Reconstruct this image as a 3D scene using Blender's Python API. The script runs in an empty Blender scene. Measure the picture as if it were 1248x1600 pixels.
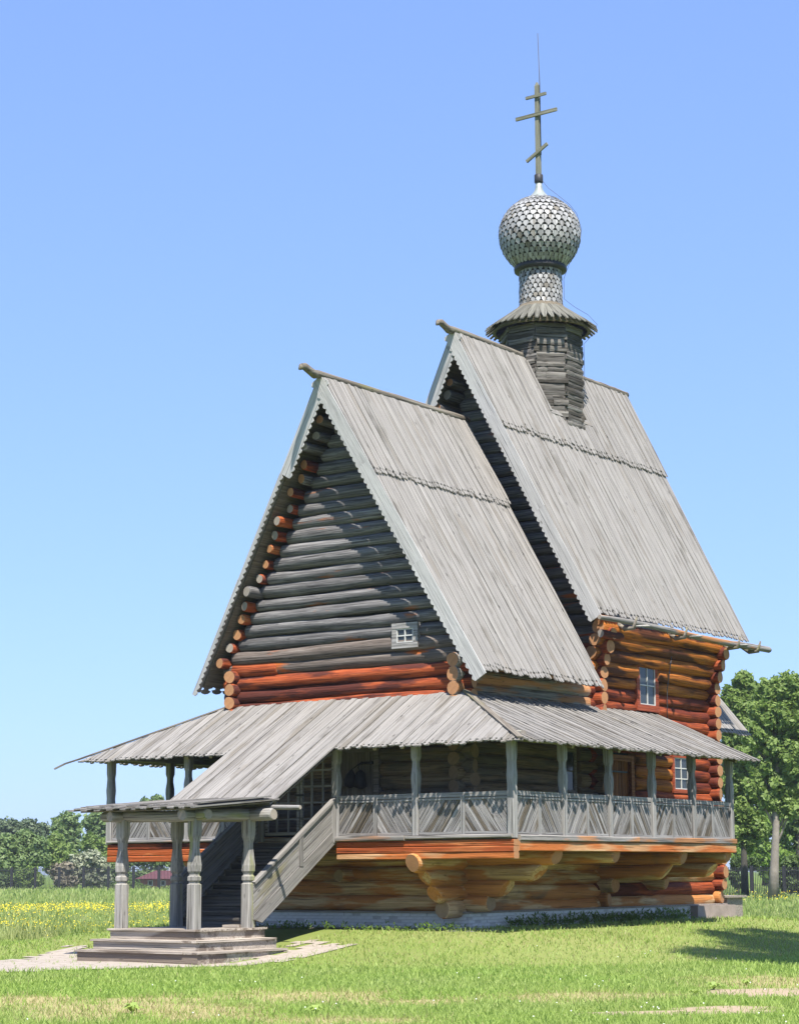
import bpy, math, random
import numpy as np
from mathutils import Vector, Matrix
random.seed(7); rng = np.random.default_rng(7)
S = bpy.context.scene
COL = S.collection
R = math.radians
# ------------------------------------------------------------------ camera
CAM = Vector((31.627, -39.270, 1.060))
_y, _p, _r = R(35.938), R(10.121), R(-0.308)
FW = Vector((-math.sin(_y)*math.cos(_p), math.cos(_y)*math.cos(_p), math.sin(_p)))
RT = Vector((math.cos(_y), math.sin(_y), 0)); UP = RT.cross(FW)
RT = (RT*math.cos(_r) + UP*math.sin(_r)); UP = RT.cross(FW)
cd = bpy.data.cameras.new('camera'); co = bpy.data.objects.new('camera', cd); COL.objects.link(co)
co.matrix_world = Matrix(((RT.x, UP.x, -FW.x, CAM.x), (RT.y, UP.y, -FW.y, CAM.y), (RT.z, UP.z, -FW.z, CAM.z), (0, 0, 0, 1)))
cd.sensor_fit = 'HORIZONTAL'; cd.sensor_width = 36; cd.lens = 36*3158.4/1248
cd.clip_start = .5; cd.clip_end = 8000
S.camera = co
# ------------------------------------------------------------------ light
SUN = Vector((.383, -.363, .848)).normalized()
W = bpy.data.worlds.new('World'); S.world = W; W.use_nodes = True
nt = W.node_tree; bg = nt.nodes['Background']; sk = nt.nodes.new('ShaderNodeTexSky')
sk.sky_type = 'NISHITA'; sk.sun_disc = False
sk.sun_elevation = math.asin(SUN.z); sk.sun_rotation = math.atan2(SUN.x, SUN.y)
sk.air_density = 1.0; sk.dust_density = .6; sk.ozone_density = 2.0; sk.altitude = 0
# the clear sky's own gradient, softened as a bright summer sky photographs: one gamma and one tint over the whole dome
gm = nt.nodes.new('ShaderNodeGamma'); gm.inputs[1].default_value = .50; tn = nt.nodes.new('ShaderNodeMix'); tn.data_type = 'RGBA'; tn.blend_type = 'MULTIPLY'; tn.inputs[0].default_value = 1; tn.inputs[7].default_value = (1.03, 1.38, 2.2, 1)
nt.links.new(sk.outputs[0], gm.inputs[0]); nt.links.new(gm.outputs[0], tn.inputs[6]); nt.links.new(tn.outputs[2], bg.inputs[0]); bg.inputs[1].default_value = .111
sl = bpy.data.lights.new('sun', 'SUN'); so = bpy.data.objects.new('sun', sl); COL.objects.link(so)
sl.energy = 5.0; sl.angle = R(.53); sl.color = (1, .94, .85)
so.rotation_euler = SUN.to_track_quat('Z', 'Y').to_euler(); so.location = (20, -20, 60)
S.view_settings.view_transform = 'Standard'; S.view_settings.look = 'None'
S.view_settings.exposure = 1.12; S.view_settings.gamma = 1
S.render.engine = 'CYCLES'
# ------------------------------------------------------------------ helpers
WM = {}                                   # world matrices
def link(o, parent=None, M=None):
    COL.objects.link(o); M = M or Matrix()
    if parent is not None:
        o.parent = parent; o.matrix_parent_inverse = WM[parent.name].inverted()
    o.matrix_basis = M; WM[o.name] = M
    return o
def empty(name, loc):
    return link(bpy.data.objects.new(name, None), None, Matrix.Translation(loc))
def tag(o, label=None, cat=None, group=None, kind=None):
    if label: o['label'] = label
    if cat: o['category'] = cat
    if group: o['group'] = group
    if kind: o['kind'] = kind
    return o
def mkmesh(name, V, F, mats, smooth=False, mi=None):
    me = bpy.data.meshes.new(name); me.from_pydata([tuple(v) for v in V], [], [tuple(f) for f in F])
    for m in (mats if isinstance(mats, (list, tuple)) else [mats]): me.materials.append(m)
    if mi is not None: me.polygons.foreach_set('material_index', np.array(mi, dtype=np.int32))
    if smooth is True: me.polygons.foreach_set('use_smooth', np.ones(len(F), dtype=bool))
    elif smooth is not False: me.polygons.foreach_set('use_smooth', np.array(smooth, dtype=bool))
    me.update(); return me
def obj(name, V, F, mats, parent=None, M=None, smooth=False, mi=None):
    return link(bpy.data.objects.new(name, mkmesh(name, V, F, mats, smooth, mi)), parent, M)
def frame(o, x, z):
    """matrix with local X along x, local Z near z"""
    x = Vector(x).normalized(); z = Vector(z); z = (z - x*z.dot(x)).normalized(); y = z.cross(x)
    return Matrix(((x.x, y.x, z.x, o[0]), (x.y, y.y, z.y, o[1]), (x.z, y.z, z.z, o[2]), (0, 0, 0, 1)))
class MB:
    def __init__(s): s.V = []; s.F = []; s.I = []; s.S = []
    def add(s, V, F, i=0, sm=False):
        n = len(s.V); s.V += [tuple(v) for v in V]; s.F += [tuple(a+n for a in f) for f in F]
        s.I += [i]*len(F); s.S += [sm]*len(F)
    def box(s, a, b, i=0):
        x0, y0, z0 = a; x1, y1, z1 = b
        s.add([(x0,y0,z0),(x1,y0,z0),(x1,y1,z0),(x0,y1,z0),(x0,y0,z1),(x1,y0,z1),(x1,y1,z1),(x0,y1,z1)],
              [(0,3,2,1),(4,5,6,7),(0,1,5,4),(1,2,6,5),(2,3,7,6),(3,0,4,7)], i)
    def beam(s, p0, p1, w, h, up=(0,0,1), i=0):
        M = frame(p0, Vector(p1)-Vector(p0), up); L = (Vector(p1)-Vector(p0)).length
        V = [M @ Vector(v) for v in [(0,-w/2,-h/2),(L,-w/2,-h/2),(L,w/2,-h/2),(0,w/2,-h/2),(0,-w/2,h/2),(L,-w/2,h/2),(L,w/2,h/2),(0,w/2,h/2)]]
        s.add(V, [(0,3,2,1),(4,5,6,7),(0,1,5,4),(1,2,6,5),(2,3,7,6),(3,0,4,7)], i)
    def tube(s, P, Rr, n=8, i=0, cap=True, ci=None, wob=0, sm=True):
        P = [Vector(p) for p in P]; V = []; F = []
        ref = None
        for k, p in enumerate(P):
            d = (P[min(k+1, len(P)-1)] - P[max(k-1, 0)]).normalized()
            if ref is None: ref = d.orthogonal()
            a = (ref - d*ref.dot(d)).normalized(); ref = a; b = d.cross(a)
            for j in range(n):
                t = 2*math.pi*j/n; r = Rr[k]*(1 + wob*random.uniform(-1, 1))
                V.append(p + a*(r*math.cos(t)) + b*(r*math.sin(t)))
        for k in range(len(P)-1):
            for j in range(n):
                F.append((k*n+j, k*n+(j+1) % n, (k+1)*n+(j+1) % n, (k+1)*n+j))
        s.add(V, F, i, sm)
        if cap:
            m = len(s.V); c = i if ci is None else ci
            e = (len(P)-1)*n
            s.F += [tuple(m-len(V)+j for j in reversed(range(n))), tuple(m-len(V)+e+j for j in range(n))]; s.I += [c, c]; s.S += [False, False]
    def build(s, name, mats, parent=None, M=None):
        if M is not None and s.V:
            Mi = M.inverted(); s.V = [tuple(Mi @ Vector(v)) for v in s.V]
        return obj(name, s.V, s.F, mats, parent, M, s.S, s.I)
# ------------------------------------------------------------------ materials
def newmat(name):
    m = bpy.data.materials.new(name); m.use_nodes = True; n = m.node_tree.nodes; l = m.node_tree.links
    return m, n, l, n['Principled BSDF']
def N(n, t, **k):
    x = n.new('ShaderNode'+t)
    for a, b in k.items(): setattr(x, a, b)
    return x
def ramp(n, stops):
    r = n.new('ShaderNodeValToRGB'); e = r.color_ramp.elements
    while len(e) < len(stops): e.new(.5)
    for i, (p, c) in enumerate(stops):
        e[i].position = p; e[i].color = (*c, 1) if len(c) == 3 else c
    return r
def mixc(n, l, fac, a, b, mode='MIX'):
    m = n.new('ShaderNodeMix'); m.data_type = 'RGBA'; m.blend_type = mode
    for s, v in ((m.inputs[0], fac), (m.inputs[6], a), (m.inputs[7], b)):
        if hasattr(v, 'links') or hasattr(v, 'is_output'): l.new(v, s)
        else: s.default_value = v if isinstance(v, (int, float)) else (*v, 1)
    return m.outputs[2]
def math_(n, l, op, a, b=None, clamp=False):
    m = n.new('ShaderNodeMath'); m.operation = op; m.use_clamp = clamp
    for s, v in ((m.inputs[0], a), (m.inputs[1], b)):
        if v is None: continue
        if hasattr(v, 'is_output'): l.new(v, s)
        else: s.default_value = v
    return m.outputs[0]
def wood(name, dark, mid, light, patch=None, pamt=0., pscale=.8, rough=.85, crack=.5, knots=.5, vary=.25, gx=.8, gy=26., bump=.6, spec=.12, stain=None, samt=0., axe=.8):
    m, n, l, b = newmat(name)
    tc = N(n, 'TexCoord'); oi = N(n, 'ObjectInfo')
    off = N(n, 'VectorMath', operation='MULTIPLY_ADD'); cx = N(n, 'CombineXYZ')
    for i in range(3): l.new(oi.outputs['Random'], cx.inputs[i])
    l.new(cx.outputs[0], off.inputs[0]); off.inputs[1].default_value = (37, 53, 71); l.new(tc.outputs['Object'], off.inputs[2])
    def mapped(sx, sy, sz):
        v = N(n, 'VectorMath', operation='MULTIPLY'); l.new(off.outputs[0], v.inputs[0]); v.inputs[1].default_value = (sx, sy, sz); return v.outputs[0]
    g = N(n, 'TexNoise'); l.new(mapped(gx, gy, gy), g.inputs['Vector']); g.inputs['Scale'].default_value = 1; g.inputs['Detail'].default_value = 8; g.inputs['Roughness'].default_value = .65
    rp = ramp(n, [(.3, dark), (.5, mid), (.72, light)]); l.new(g.outputs[0], rp.inputs[0]); c = rp.outputs[0]
    if patch is not None:
        q = N(n, 'TexNoise'); l.new(mapped(pscale*.5, pscale*3, pscale*3), q.inputs['Vector']); q.inputs['Scale'].default_value = 1; q.inputs['Detail'].default_value = 4
        pr = ramp(n, [(.62-pamt*.5, (0, 0, 0)), (.70-pamt*.5, (1, 1, 1))]); l.new(q.outputs[0], pr.inputs[0])
        pc = mixc(n, l, g.outputs[0], [v*.55 for v in patch], [min(1, v*1.5) for v in patch])
        c = mixc(n, l, pr.outputs[0], c, pc)
    if stain is not None:
        q = N(n, 'TexNoise'); l.new(mapped(1.1, 2.2, 2.2), q.inputs['Vector']); q.inputs['Scale'].default_value = 1; q.inputs['Detail'].default_value = 5
        pr = ramp(n, [(.66-samt*.5, (0, 0, 0)), (.82-samt*.5, (.8, .8, .8))]); l.new(q.outputs[0], pr.inputs[0])
        c = mixc(n, l, pr.outputs[0], c, stain)
    if crack:
        k = N(n, 'TexNoise'); l.new(mapped(.5, 30, 30), k.inputs['Vector']); k.inputs['Scale'].default_value = 1; k.inputs['Detail'].default_value = 3
        kr = ramp(n, [(.33, (1, 1, 1)), (.40, (0, 0, 0))]); l.new(k.outputs[0], kr.inputs[0]); ck = kr.outputs[0]
        c = mixc(n, l, math_(n, l, 'MULTIPLY', kr.outputs[0], crack), c, [v*.22 for v in dark])
    if knots:
        v = N(n, 'TexVoronoi'); l.new(mapped(1.3, 3.4, 3.4), v.inputs['Vector']); v.inputs['Scale'].default_value = 1
        kr = ramp(n, [(.05, (1, 1, 1)), (.10, (0, 0, 0))]); l.new(v.outputs['Distance'], kr.inputs[0])
        c = mixc(n, l, math_(n, l, 'MULTIPLY', kr.outputs[0], knots), c, [v*.35 for v in dark])
    hv = N(n, 'HueSaturation'); l.new(c, hv.inputs['Color'])
    l.new(math_(n, l, 'MULTIPLY_ADD', oi.outputs['Random'], vary*2), hv.inputs['Value']); hv.inputs['Value'].links[0].from_node.inputs[2].default_value = 1-vary
    l.new(hv.outputs[0], b.inputs['Base Color']); b.inputs['Roughness'].default_value = rough
    b.inputs['Specular IOR Level'].default_value = spec
    bp = N(n, 'Bump'); bp.inputs['Strength'].default_value = bump; bp.inputs['Distance'].default_value = .03
    ax = N(n, 'TexNoise'); l.new(mapped(2.2, 5, 5), ax.inputs['Vector']); ax.inputs['Scale'].default_value = 1; ax.inputs['Detail'].default_value = 3
    hgt = math_(n, l, 'ADD', g.outputs[0], math_(n, l, 'MULTIPLY', ax.outputs[0], axe))
    if crack: hgt = math_(n, l, 'SUBTRACT', hgt, math_(n, l, 'MULTIPLY', ck, .9))
    l.new(hgt, bp.inputs['Height']); l.new(bp.outputs[0], b.inputs['Normal'])
    return m
def flat(name, col, rough=.7, nscale=8., amt=.25, spec=.3, metal=0., bump=.2, obj_coord=True):
    m, n, l, b = newmat(name); tc = N(n, 'TexCoord'); g = N(n, 'TexNoise'); l.new(tc.outputs['Object'], g.inputs['Vector'])
    g.inputs['Scale'].default_value = nscale; g.inputs['Detail'].default_value = 5
    c = mixc(n, l, g.outputs[0], [v*(1-amt) for v in col], [min(1, v*(1+amt)) for v in col])
    l.new(c, b.inputs['Base Color']); b.inputs['Roughness'].default_value = rough; b.inputs['Metallic'].default_value = metal
    b.inputs['Specular IOR Level'].default_value = spec
    bp = N(n, 'Bump'); bp.inputs['Strength'].default_value = bump; bp.inputs['Distance'].default_value = .02; l.new(g.outputs[0], bp.inputs['Height']); l.new(bp.outputs[0], b.inputs['Normal'])
    return m
M_ = {}
M_['roof'] = wood('roof_board_grey', (.155,.145,.133), (.232,.22,.206), (.286,.274,.258), patch=(.19,.174,.154), pamt=.10, crack=.62, knots=.9, vary=.09, stain=(.115,.107,.092), samt=.17, bump=.5, gx=.45, gy=30)
M_['roofw'] = wood('gallery_board_grey', (.13,.12,.11), (.21,.20,.186), (.27,.26,.245), patch=(.155,.142,.122), pamt=.12, crack=.7, knots=.8, vary=.14, stain=(.11,.10,.085), samt=.18, bump=.5, gx=.45, gy=28)
M_['barge'] = wood('bargeboard_pale', (.25,.246,.24), (.36,.355,.348), (.44,.434,.427), crack=.6, knots=.7, vary=.08)
M_['ridge'] = wood('ridge_log_grey', (.075,.062,.05), (.165,.145,.12), (.27,.25,.215), patch=(.18,.17,.09), pamt=.1, crack=.7, vary=.1)
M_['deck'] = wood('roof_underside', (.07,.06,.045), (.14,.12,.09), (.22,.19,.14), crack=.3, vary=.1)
M_['char'] = wood('charcoal_log', (.042,.040,.041), (.115,.111,.111), (.25,.243,.238), patch=(.26,.09,.03), pamt=-.06, pscale=1.1, crack=.6, knots=.5, vary=.22, rough=.85, spec=.08, stain=(.21,.20,.19), samt=.0, bump=.5)
M_['charo'] = wood('charcoal_log_scorched', (.05,.043,.037), (.11,.09,.078), (.19,.165,.145), patch=(.30,.08,.02), pamt=.03, pscale=1.0, crack=.6, knots=.5, vary=.15, rough=.8, spec=.1, bump=.6)
M_['orange'] = wood('orange_log', (.11,.024,.011), (.26,.055,.018), (.40,.115,.042), patch=(.07,.02,.014), pamt=.30, pscale=1.2, crack=.7, knots=.4, vary=.15, rough=.75, spec=.15)
M_['redlog'] = wood('red_stained_log', (.10,.022,.010), (.24,.05,.016), (.38,.10,.035), patch=(.10,.022,.012), pamt=.3, pscale=1.0, crack=.6, knots=.4, vary=.15, rough=.72, spec=.15)
M_['amber'] = wood('amber_stained_log', (.13,.04,.012), (.31,.10,.018), (.46,.18,.035), patch=(.07,.024,.012), pamt=.24, pscale=.9, crack=.5, knots=.4, vary=.12, rough=.72, spec=.15)
M_['tan'] = wood('tan_log', (.28,.165,.075), (.50,.335,.18), (.64,.46,.28), patch=(.40,.17,.055), pamt=.36, pscale=1.0, crack=.5, knots=.5, vary=.14, rough=.7, stain=(.15,.11,.07), samt=.15)
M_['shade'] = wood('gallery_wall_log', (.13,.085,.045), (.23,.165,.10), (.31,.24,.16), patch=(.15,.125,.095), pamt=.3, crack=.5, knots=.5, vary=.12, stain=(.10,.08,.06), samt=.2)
M_['beam'] = wood('hewn_orange_beam', (.20,.055,.02), (.40,.135,.045), (.52,.25,.11), patch=(.27,.065,.02), pamt=.42, pscale=.9, crack=.8, knots=.4, vary=.12, rough=.75, bump=.6)
M_['beamtan'] = wood('hewn_tan_beam', (.28,.14,.065), (.42,.235,.115), (.53,.36,.21), patch=(.38,.12,.035), pamt=.36, pscale=.9, crack=.7, knots=.5, vary=.1, rough=.8, spec=.1, bump=.6)
M_['post'] = wood('weathered_post', (.12,.112,.10), (.25,.24,.22), (.36,.345,.32), patch=(.22,.225,.11), pamt=.12, pscale=1.0, crack=.8, knots=.5, vary=.12, bump=.5)
M_['gpost'] = wood('gallery_post_grey', (.13,.122,.115), (.24,.232,.222), (.33,.323,.312), crack=.6, knots=.5, vary=.12)
M_['rail'] = wood('railing_board_grey', (.08,.073,.068), (.20,.192,.185), (.31,.302,.295), patch=(.10,.085,.065), pamt=.2, crack=.7, knots=.7, vary=.3)
M_['railbeam'] = wood('dark_rail_beam', (.09,.085,.08), (.20,.19,.18), (.34,.32,.30), patch=(.32,.16,.075), pamt=.18, crack=.8, knots=.5, vary=.15)
M_['side'] = wood('stair_side_board', (.105,.098,.09), (.20,.19,.178), (.27,.258,.245), patch=(.17,.155,.10), pamt=.04, crack=.7, knots=.7, vary=.12)
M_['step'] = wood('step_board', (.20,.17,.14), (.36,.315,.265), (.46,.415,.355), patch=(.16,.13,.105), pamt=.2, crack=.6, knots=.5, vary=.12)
M_['tread'] = wood('shaded_stair_tread', (.05,.045,.04), (.10,.092,.082), (.16,.148,.135), crack=.6, knots=.4, vary=.15)  # step wood toned darker: shade under the stair roof put into the colour
M_['drum'] = wood('hewn_drum_log', (.05,.045,.04), (.125,.116,.105), (.22,.21,.195), patch=(.06,.054,.046), pamt=.25, crack=.8, knots=.3, vary=.3, bump=.6)
M_['skirt'] = wood('mossy_skirt_board', (.07,.068,.055), (.13,.128,.108), (.19,.188,.165), crack=.6, knots=.3, vary=.2)
M_['shingle'] = wood('silver_shingle', (.17,.168,.165), (.27,.27,.27), (.36,.36,.36), patch=(.15,.135,.11), pamt=.14, crack=.4, knots=0, vary=.25, rough=.5, spec=.4, gx=2, gy=18)
M_['dark'] = flat('dark_core', (.035,.032,.03), amt=.3)
M_['cross'] = wood('cross_wood', (.10,.10,.07), (.17,.17,.13), (.24,.237,.19), crack=.5, knots=.2, vary=.1)
M_['metal'] = flat('zinc_sheet', (.27,.30,.28), rough=.5, amt=.15, metal=.3)
M_['iron'] = flat('black_iron', (.03,.03,.035), rough=.55, amt=.3)
M_['wire'] = flat('dark_wire', (.06,.065,.08), rough=.5, amt=.2)
M_['white'] = flat('white_window_paint', (.45,.45,.43), amt=.15, nscale=20)
M_['redpaint'] = wood('red_window_frame', (.13,.03,.015), (.25,.055,.025), (.34,.09,.04), crack=.3, knots=0, vary=.1, rough=.5)
M_['door'] = wood('brown_door_plank', (.13,.045,.015), (.26,.10,.035), (.38,.17,.07), crack=.5, knots=.5, vary=.2, rough=.6)
M_['greydoor'] = wood('grey_door_plank', (.14,.12,.10), (.24,.21,.18), (.32,.29,.25), crack=.5, knots=.3, vary=.15)
M_['brick'] = flat('whitewashed_brick', (.60,.60,.58), amt=.28, nscale=6, rough=.85, bump=.4)
M_['mortar'] = flat('foundation_mortar', (.44,.43,.41), amt=.4, nscale=4, rough=.9)
M_['concrete'] = flat('apron_concrete', (.25,.24,.23), amt=.3, nscale=2, rough=.9)
def glassmat():
    m, n, l, b = newmat('window_glass'); b.inputs['Base Color'].default_value = (.035,.042,.045,1); b.inputs['Roughness'].default_value = .08; b.inputs['Specular IOR Level'].default_value = .4
    tc = N(n, 'TexCoord'); g = N(n, 'TexNoise'); g.inputs['Scale'].default_value = 2.5; l.new(tc.outputs['Object'], g.inputs['Vector'])
    bp = N(n, 'Bump'); bp.inputs['Strength'].default_value = .06; l.new(g.outputs[0], bp.inputs['Height']); l.new(bp.outputs[0], b.inputs['Normal']); return m
M_['glass'] = glassmat()
def endgrain(name, a, bcol):
    m, n, l, b = newmat(name); tc = N(n, 'TexCoord'); sep = N(n, 'SeparateXYZ'); l.new(tc.outputs['Object'], sep.inputs[0]); cb = N(n, 'CombineXYZ')
    l.new(sep.outputs[1], cb.inputs[0]); l.new(sep.outputs[2], cb.inputs[1])
    w = N(n, 'TexWave'); w.wave_type = 'RINGS'; w.rings_direction = 'Z'; w.inputs['Scale'].default_value = 16; w.inputs['Distortion'].default_value = 3; w.inputs['Detail'].default_value = 3
    l.new(cb.outputs[0], w.inputs['Vector'])
    g = N(n, 'TexNoise'); g.inputs['Scale'].default_value = 9; l.new(tc.outputs['Object'], g.inputs['Vector'])
    c = mixc(n, l, w.outputs['Fac'], a, bcol); c = mixc(n, l, math_(n, l, 'MULTIPLY', g.outputs[0], .55), c, [v*.4 for v in a])
    l.new(c, b.inputs['Base Color']); b.inputs['Roughness'].default_value = .8; return m
M_['endg'] = endgrain('end_grain_grey', (.20,.17,.14), (.42,.37,.31))
M_['endo'] = endgrain('end_grain_orange', (.30,.12,.045), (.50,.28,.13))
M_['endt'] = endgrain('end_grain_tan', (.23,.14,.075), (.38,.265,.16))
# ------------------------------------------------------------------ ground
def sstep(t): t = np.clip(t, 0, 1); return t*t*(3-2*t)
def hash_noise(x, y, s):
    """smooth value noise, numpy"""
    x = np.asarray(x, float)*s; y = np.asarray(y, float)*s
    xi = np.floor(x); yi = np.floor(y); fx = x-xi; fy = y-yi; fx = fx*fx*(3-2*fx); fy = fy*fy*(3-2*fy)
    def h(a, b): v = np.sin(a*127.1+b*311.7)*43758.5453; return v-np.floor(v)
    return (h(xi, yi)*(1-fx)+h(xi+1, yi)*fx)*(1-fy)+(h(xi, yi+1)*(1-fx)+h(xi+1, yi+1)*fx)*fy
def fbm(x, y, s): return (hash_noise(x, y, s)*.5+hash_noise(x, y, s*2.1)*.3+hash_noise(x, y, s*4.3)*.2)
def gz(x, y):
    x = np.asarray(x, float); y = np.asarray(y, float)
    dx = np.maximum(np.abs(x)-4.5, 0); dy = np.maximum(np.maximum(1.5-y, y-14.6), 0)
    d = np.hypot(dx, dy)
    z = -.88 + .60*sstep(1-d/7.2)
    r = np.hypot(x, y)
    z = z + .25*sstep((r-60)/120)
    z = z + .05*(fbm(x, y, .35)-.5)*sstep((d-.3)/2.5) + .5*(hash_noise(x, y, .02)-.5)*sstep((r-40)/60)*.4
    return z
def at(u, v, D):
    """the point seen at photograph pixel (u, v) at horizontal distance D from the photographer"""
    d = FW + RT*((u-624)/3158.4) + UP*((800-v)/3158.4); h = math.hypot(d.x, d.y); return CAM + d*(D/h)
def on_ground(u, v, z=-.88):
    d = FW + RT*((u-624)/3158.4) + UP*((800-v)/3158.4); return CAM + d*((z-CAM.z)/d.z)
SOIL = [(*on_ground(1050, 1583)[:2], 1.3, .40, .2), (*on_ground(1225, 1553)[:2], 1.2, .7, .0), (*on_ground(1125, 1575)[:2], .8, .28, .3)]
DRY = [(*on_ground(200, 1578)[:2], 2.2, 1.7, 0), (*on_ground(480, 1558)[:2], 1.7, 1.0, 0), (*on_ground(30, 1565)[:2], 1.0, .8, 0), (*on_ground(640, 1568)[:2], .9, .6, 0),
       (*on_ground(520, 1598)[:2], 1.3, .6, 0), (*on_ground(900, 1560)[:2], 1.6, .7, .2), (*on_ground(330, 1590)[:2], 1.2, .7, 0), (*on_ground(1190, 1535)[:2], 1.3, 1.2, 0)]
def ell(x, y, L, soft=.35):
    """membership of a set of ellipses whose long side lies across the line of sight"""
    m = np.zeros_like(np.asarray(x, float))
    for cx, cy, a, b, rot in L:
        c, s = math.cos(.627+rot), math.sin(.627+rot)
        dx = x-cx; dy = y-cy; u = (dx*c+dy*s)/a; v = (-dx*s+dy*c)/(b*1.6)
        d = np.hypot(u, v) + (fbm(x, y, 1.4)-.5)*1.5
        m = np.maximum(m, sstep((1-d)/soft+.5))
    return m
PATH_PTS = [on_ground(u, v)[:2] for u, v in ((-420, 1506), (0, 1502), (110, 1491))]+[Vector((-1.4, -5.4)), Vector((2.0, -5.4)), Vector((2.1, -2.9))]+[on_ground(u, v, z)[:2] for u, v, z in ((455, 1484, -.72), (500, 1489, -.75), (535, 1494, -.78))]+[on_ground(u, v)[:2] for u, v in ((440, 1506), (335, 1511), (118, 1516), (0, 1522), (-420, 1540))]
def in_poly(x, y, P):
    x = np.asarray(x, float); y = np.asarray(y, float); ins = np.zeros(x.shape, bool); n = len(P)
    for i in range(n):
        x0, y0 = P[i]; x1, y1 = P[(i+1) % n]
        c = ((y0 > y) != (y1 > y)) & (x < (x1-x0)*(y-y0)/((y1-y0) if y1 != y0 else 1e-9)+x0); ins ^= c
    return ins
def axis_pts(lo, hi, step, far):
    a = list(np.arange(lo, hi+1e-6, step)); s = step; x = hi
    while x < far: s *= 1.28; x += s; a.append(x)
    s = step; x = lo
    while x > -far: s *= 1.28; x -= s; a.insert(0, x)
    return np.array(a)
gxs, gys = axis_pts(-22, 36, .22, 3000), axis_pts(-34, 24, .22, 3000)
GX, GY = np.meshgrid(gxs, gys); GZ = gz(GX, GY)
nx, ny = len(gxs), len(gys)
idx = np.arange(nx*ny).reshape(ny, nx)
Q = np.stack([idx[:-1, :-1], idx[:-1, 1:], idx[1:, 1:], idx[1:, :-1]], -1).reshape(-1, 4)
me = bpy.data.meshes.new('ground'); me.vertices.add(nx*ny)
me.vertices.foreach_set('co', np.stack([GX, GY, GZ], -1).ravel())
me.loops.add(Q.size); me.loops.foreach_set('vertex_index', Q.ravel()); me.polygons.add(len(Q))
me.polygons.foreach_set('loop_start', np.arange(0, Q.size, 4)); me.polygons.foreach_set('loop_total', np.full(len(Q), 4)); me.polygons.foreach_set('use_smooth', np.ones(len(Q), bool)); me.update(); me.validate()
def dry_mask(x, y):
    d = ell(x, y, DRY, .9)
    dd = np.hypot(np.maximum(np.abs(x)-4.5, 0), np.maximum(np.maximum(1.5-y, y-14.6), 0))
    ring = sstep((7.0-dd)/1.2)*(.08+.36*fbm(x, y, .5))
    return np.clip(np.maximum(d*.9, ring), 0, 1)
for an, arr in (('soil', ell(GX, GY, SOIL)), ('dry', dry_mask(GX, GY))):
    a = me.attributes.new(an, 'FLOAT', 'POINT'); a.data.foreach_set('value', arr.ravel().astype(np.float32))
m, n, l, b = newmat('grass_ground')
tc = N(n, 'TexCoord'); n1 = N(n, 'TexNoise'); n1.inputs['Scale'].default_value = .6; n1.inputs['Detail'].default_value = 6; n2 = N(n, 'TexNoise'); n2.inputs['Scale'].default_value = 9; n2.inputs['Detail'].default_value = 5
for q in (n1, n2): l.new(tc.outputs['Object'], q.inputs['Vector'])
c = mixc(n, l, n1.outputs[0], (.10,.16,.025), (.18,.25,.05)); c = mixc(n, l, math_(n, l, 'MULTIPLY', n2.outputs[0], .6), c, (.06,.09,.02))
a1 = N(n, 'Attribute', attribute_name='dry'); a2 = N(n, 'Attribute', attribute_name='soil')
dr = mixc(n, l, n2.outputs[0], (.26,.22,.10), (.44,.35,.20)); c = mixc(n, l, math_(n, l, 'MULTIPLY', a1.outputs['Fac'], .85), c, dr)
sc = mixc(n, l, n2.outputs[0], (.24,.185,.125), (.38,.30,.215)); c = mixc(n, l, a2.outputs['Fac'], c, sc)
l.new(c, b.inputs['Base Color']); b.inputs['Roughness'].default_value = .95; b.inputs['Specular IOR Level'].default_value = .1
bp = N(n, 'Bump'); bp.inputs['Strength'].default_value = .5; bp.inputs['Distance'].default_value = .04; l.new(n2.outputs[0], bp.inputs['Height']); l.new(bp.outputs[0], b.inputs['Normal'])
me.materials.append(m); go = bpy.data.objects.new('ground', me); link(go); tag(go, kind='structure')
# path, draped a few millimetres over the ground
def drape(name, P, mat, lift, step=.25):
    xs = [p[0] for p in P]; ys = [p[1] for p in P]
    gx = np.arange(min(xs)-step, max(xs)+step, step); gy = np.arange(min(ys)-step, max(ys)+step, step)
    X, Y = np.meshgrid(gx, gy); wob = (fbm(X, Y, 2.2)-.5)*1.1
    ins = in_poly(X+wob, Y+wob, P); id_ = -np.ones(X.shape, int); V = []; F = []
    for i in range(len(gy)-1):
        for j in range(len(gx)-1):
            if ins[i, j]:
                f = []
                for a, c in ((i, j), (i, j+1), (i+1, j+1), (i+1, j)):
                    if id_[a, c] < 0: id_[a, c] = len(V); V.append((X[a, c], Y[a, c], float(gz(X[a, c], Y[a, c]))+lift))
                    f.append(id_[a, c])
                F.append(f)
    return tag(obj(name, V, F, mat, smooth=True), kind='structure')
def pathmat():
    m, n, l, b = newmat('pale_path'); tc = N(n, 'TexCoord'); v = N(n, 'TexVoronoi'); v.inputs['Scale'].default_value = 2.2; v.feature = 'DISTANCE_TO_EDGE'
    g = N(n, 'TexNoise'); g.inputs['Scale'].default_value = 5; g.inputs['Detail'].default_value = 6
    for q in (v, g): l.new(tc.outputs['Object'], q.inputs['Vector'])
    c = mixc(n, l, g.outputs[0], (.22,.185,.15), (.38,.335,.28)); r = ramp(n, [(.0, (1, 1, 1)), (.06, (0, 0, 0))]); l.new(v.outputs['Distance'], r.inputs[0])
    c = mixc(n, l, math_(n, l, 'MULTIPLY', r.outputs[0], .5), c, (.16,.13,.09)); l.new(c, b.inputs['Base Color']); b.inputs['Roughness'].default_value = .9
    bp = N(n, 'Bump'); bp.inputs['Strength'].default_value = .4; l.new(g.outputs[0], bp.inputs['Height']); l.new(bp.outputs[0], b.inputs['Normal']); return m
path = drape('path', PATH_PTS, pathmat(), .016)
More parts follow.
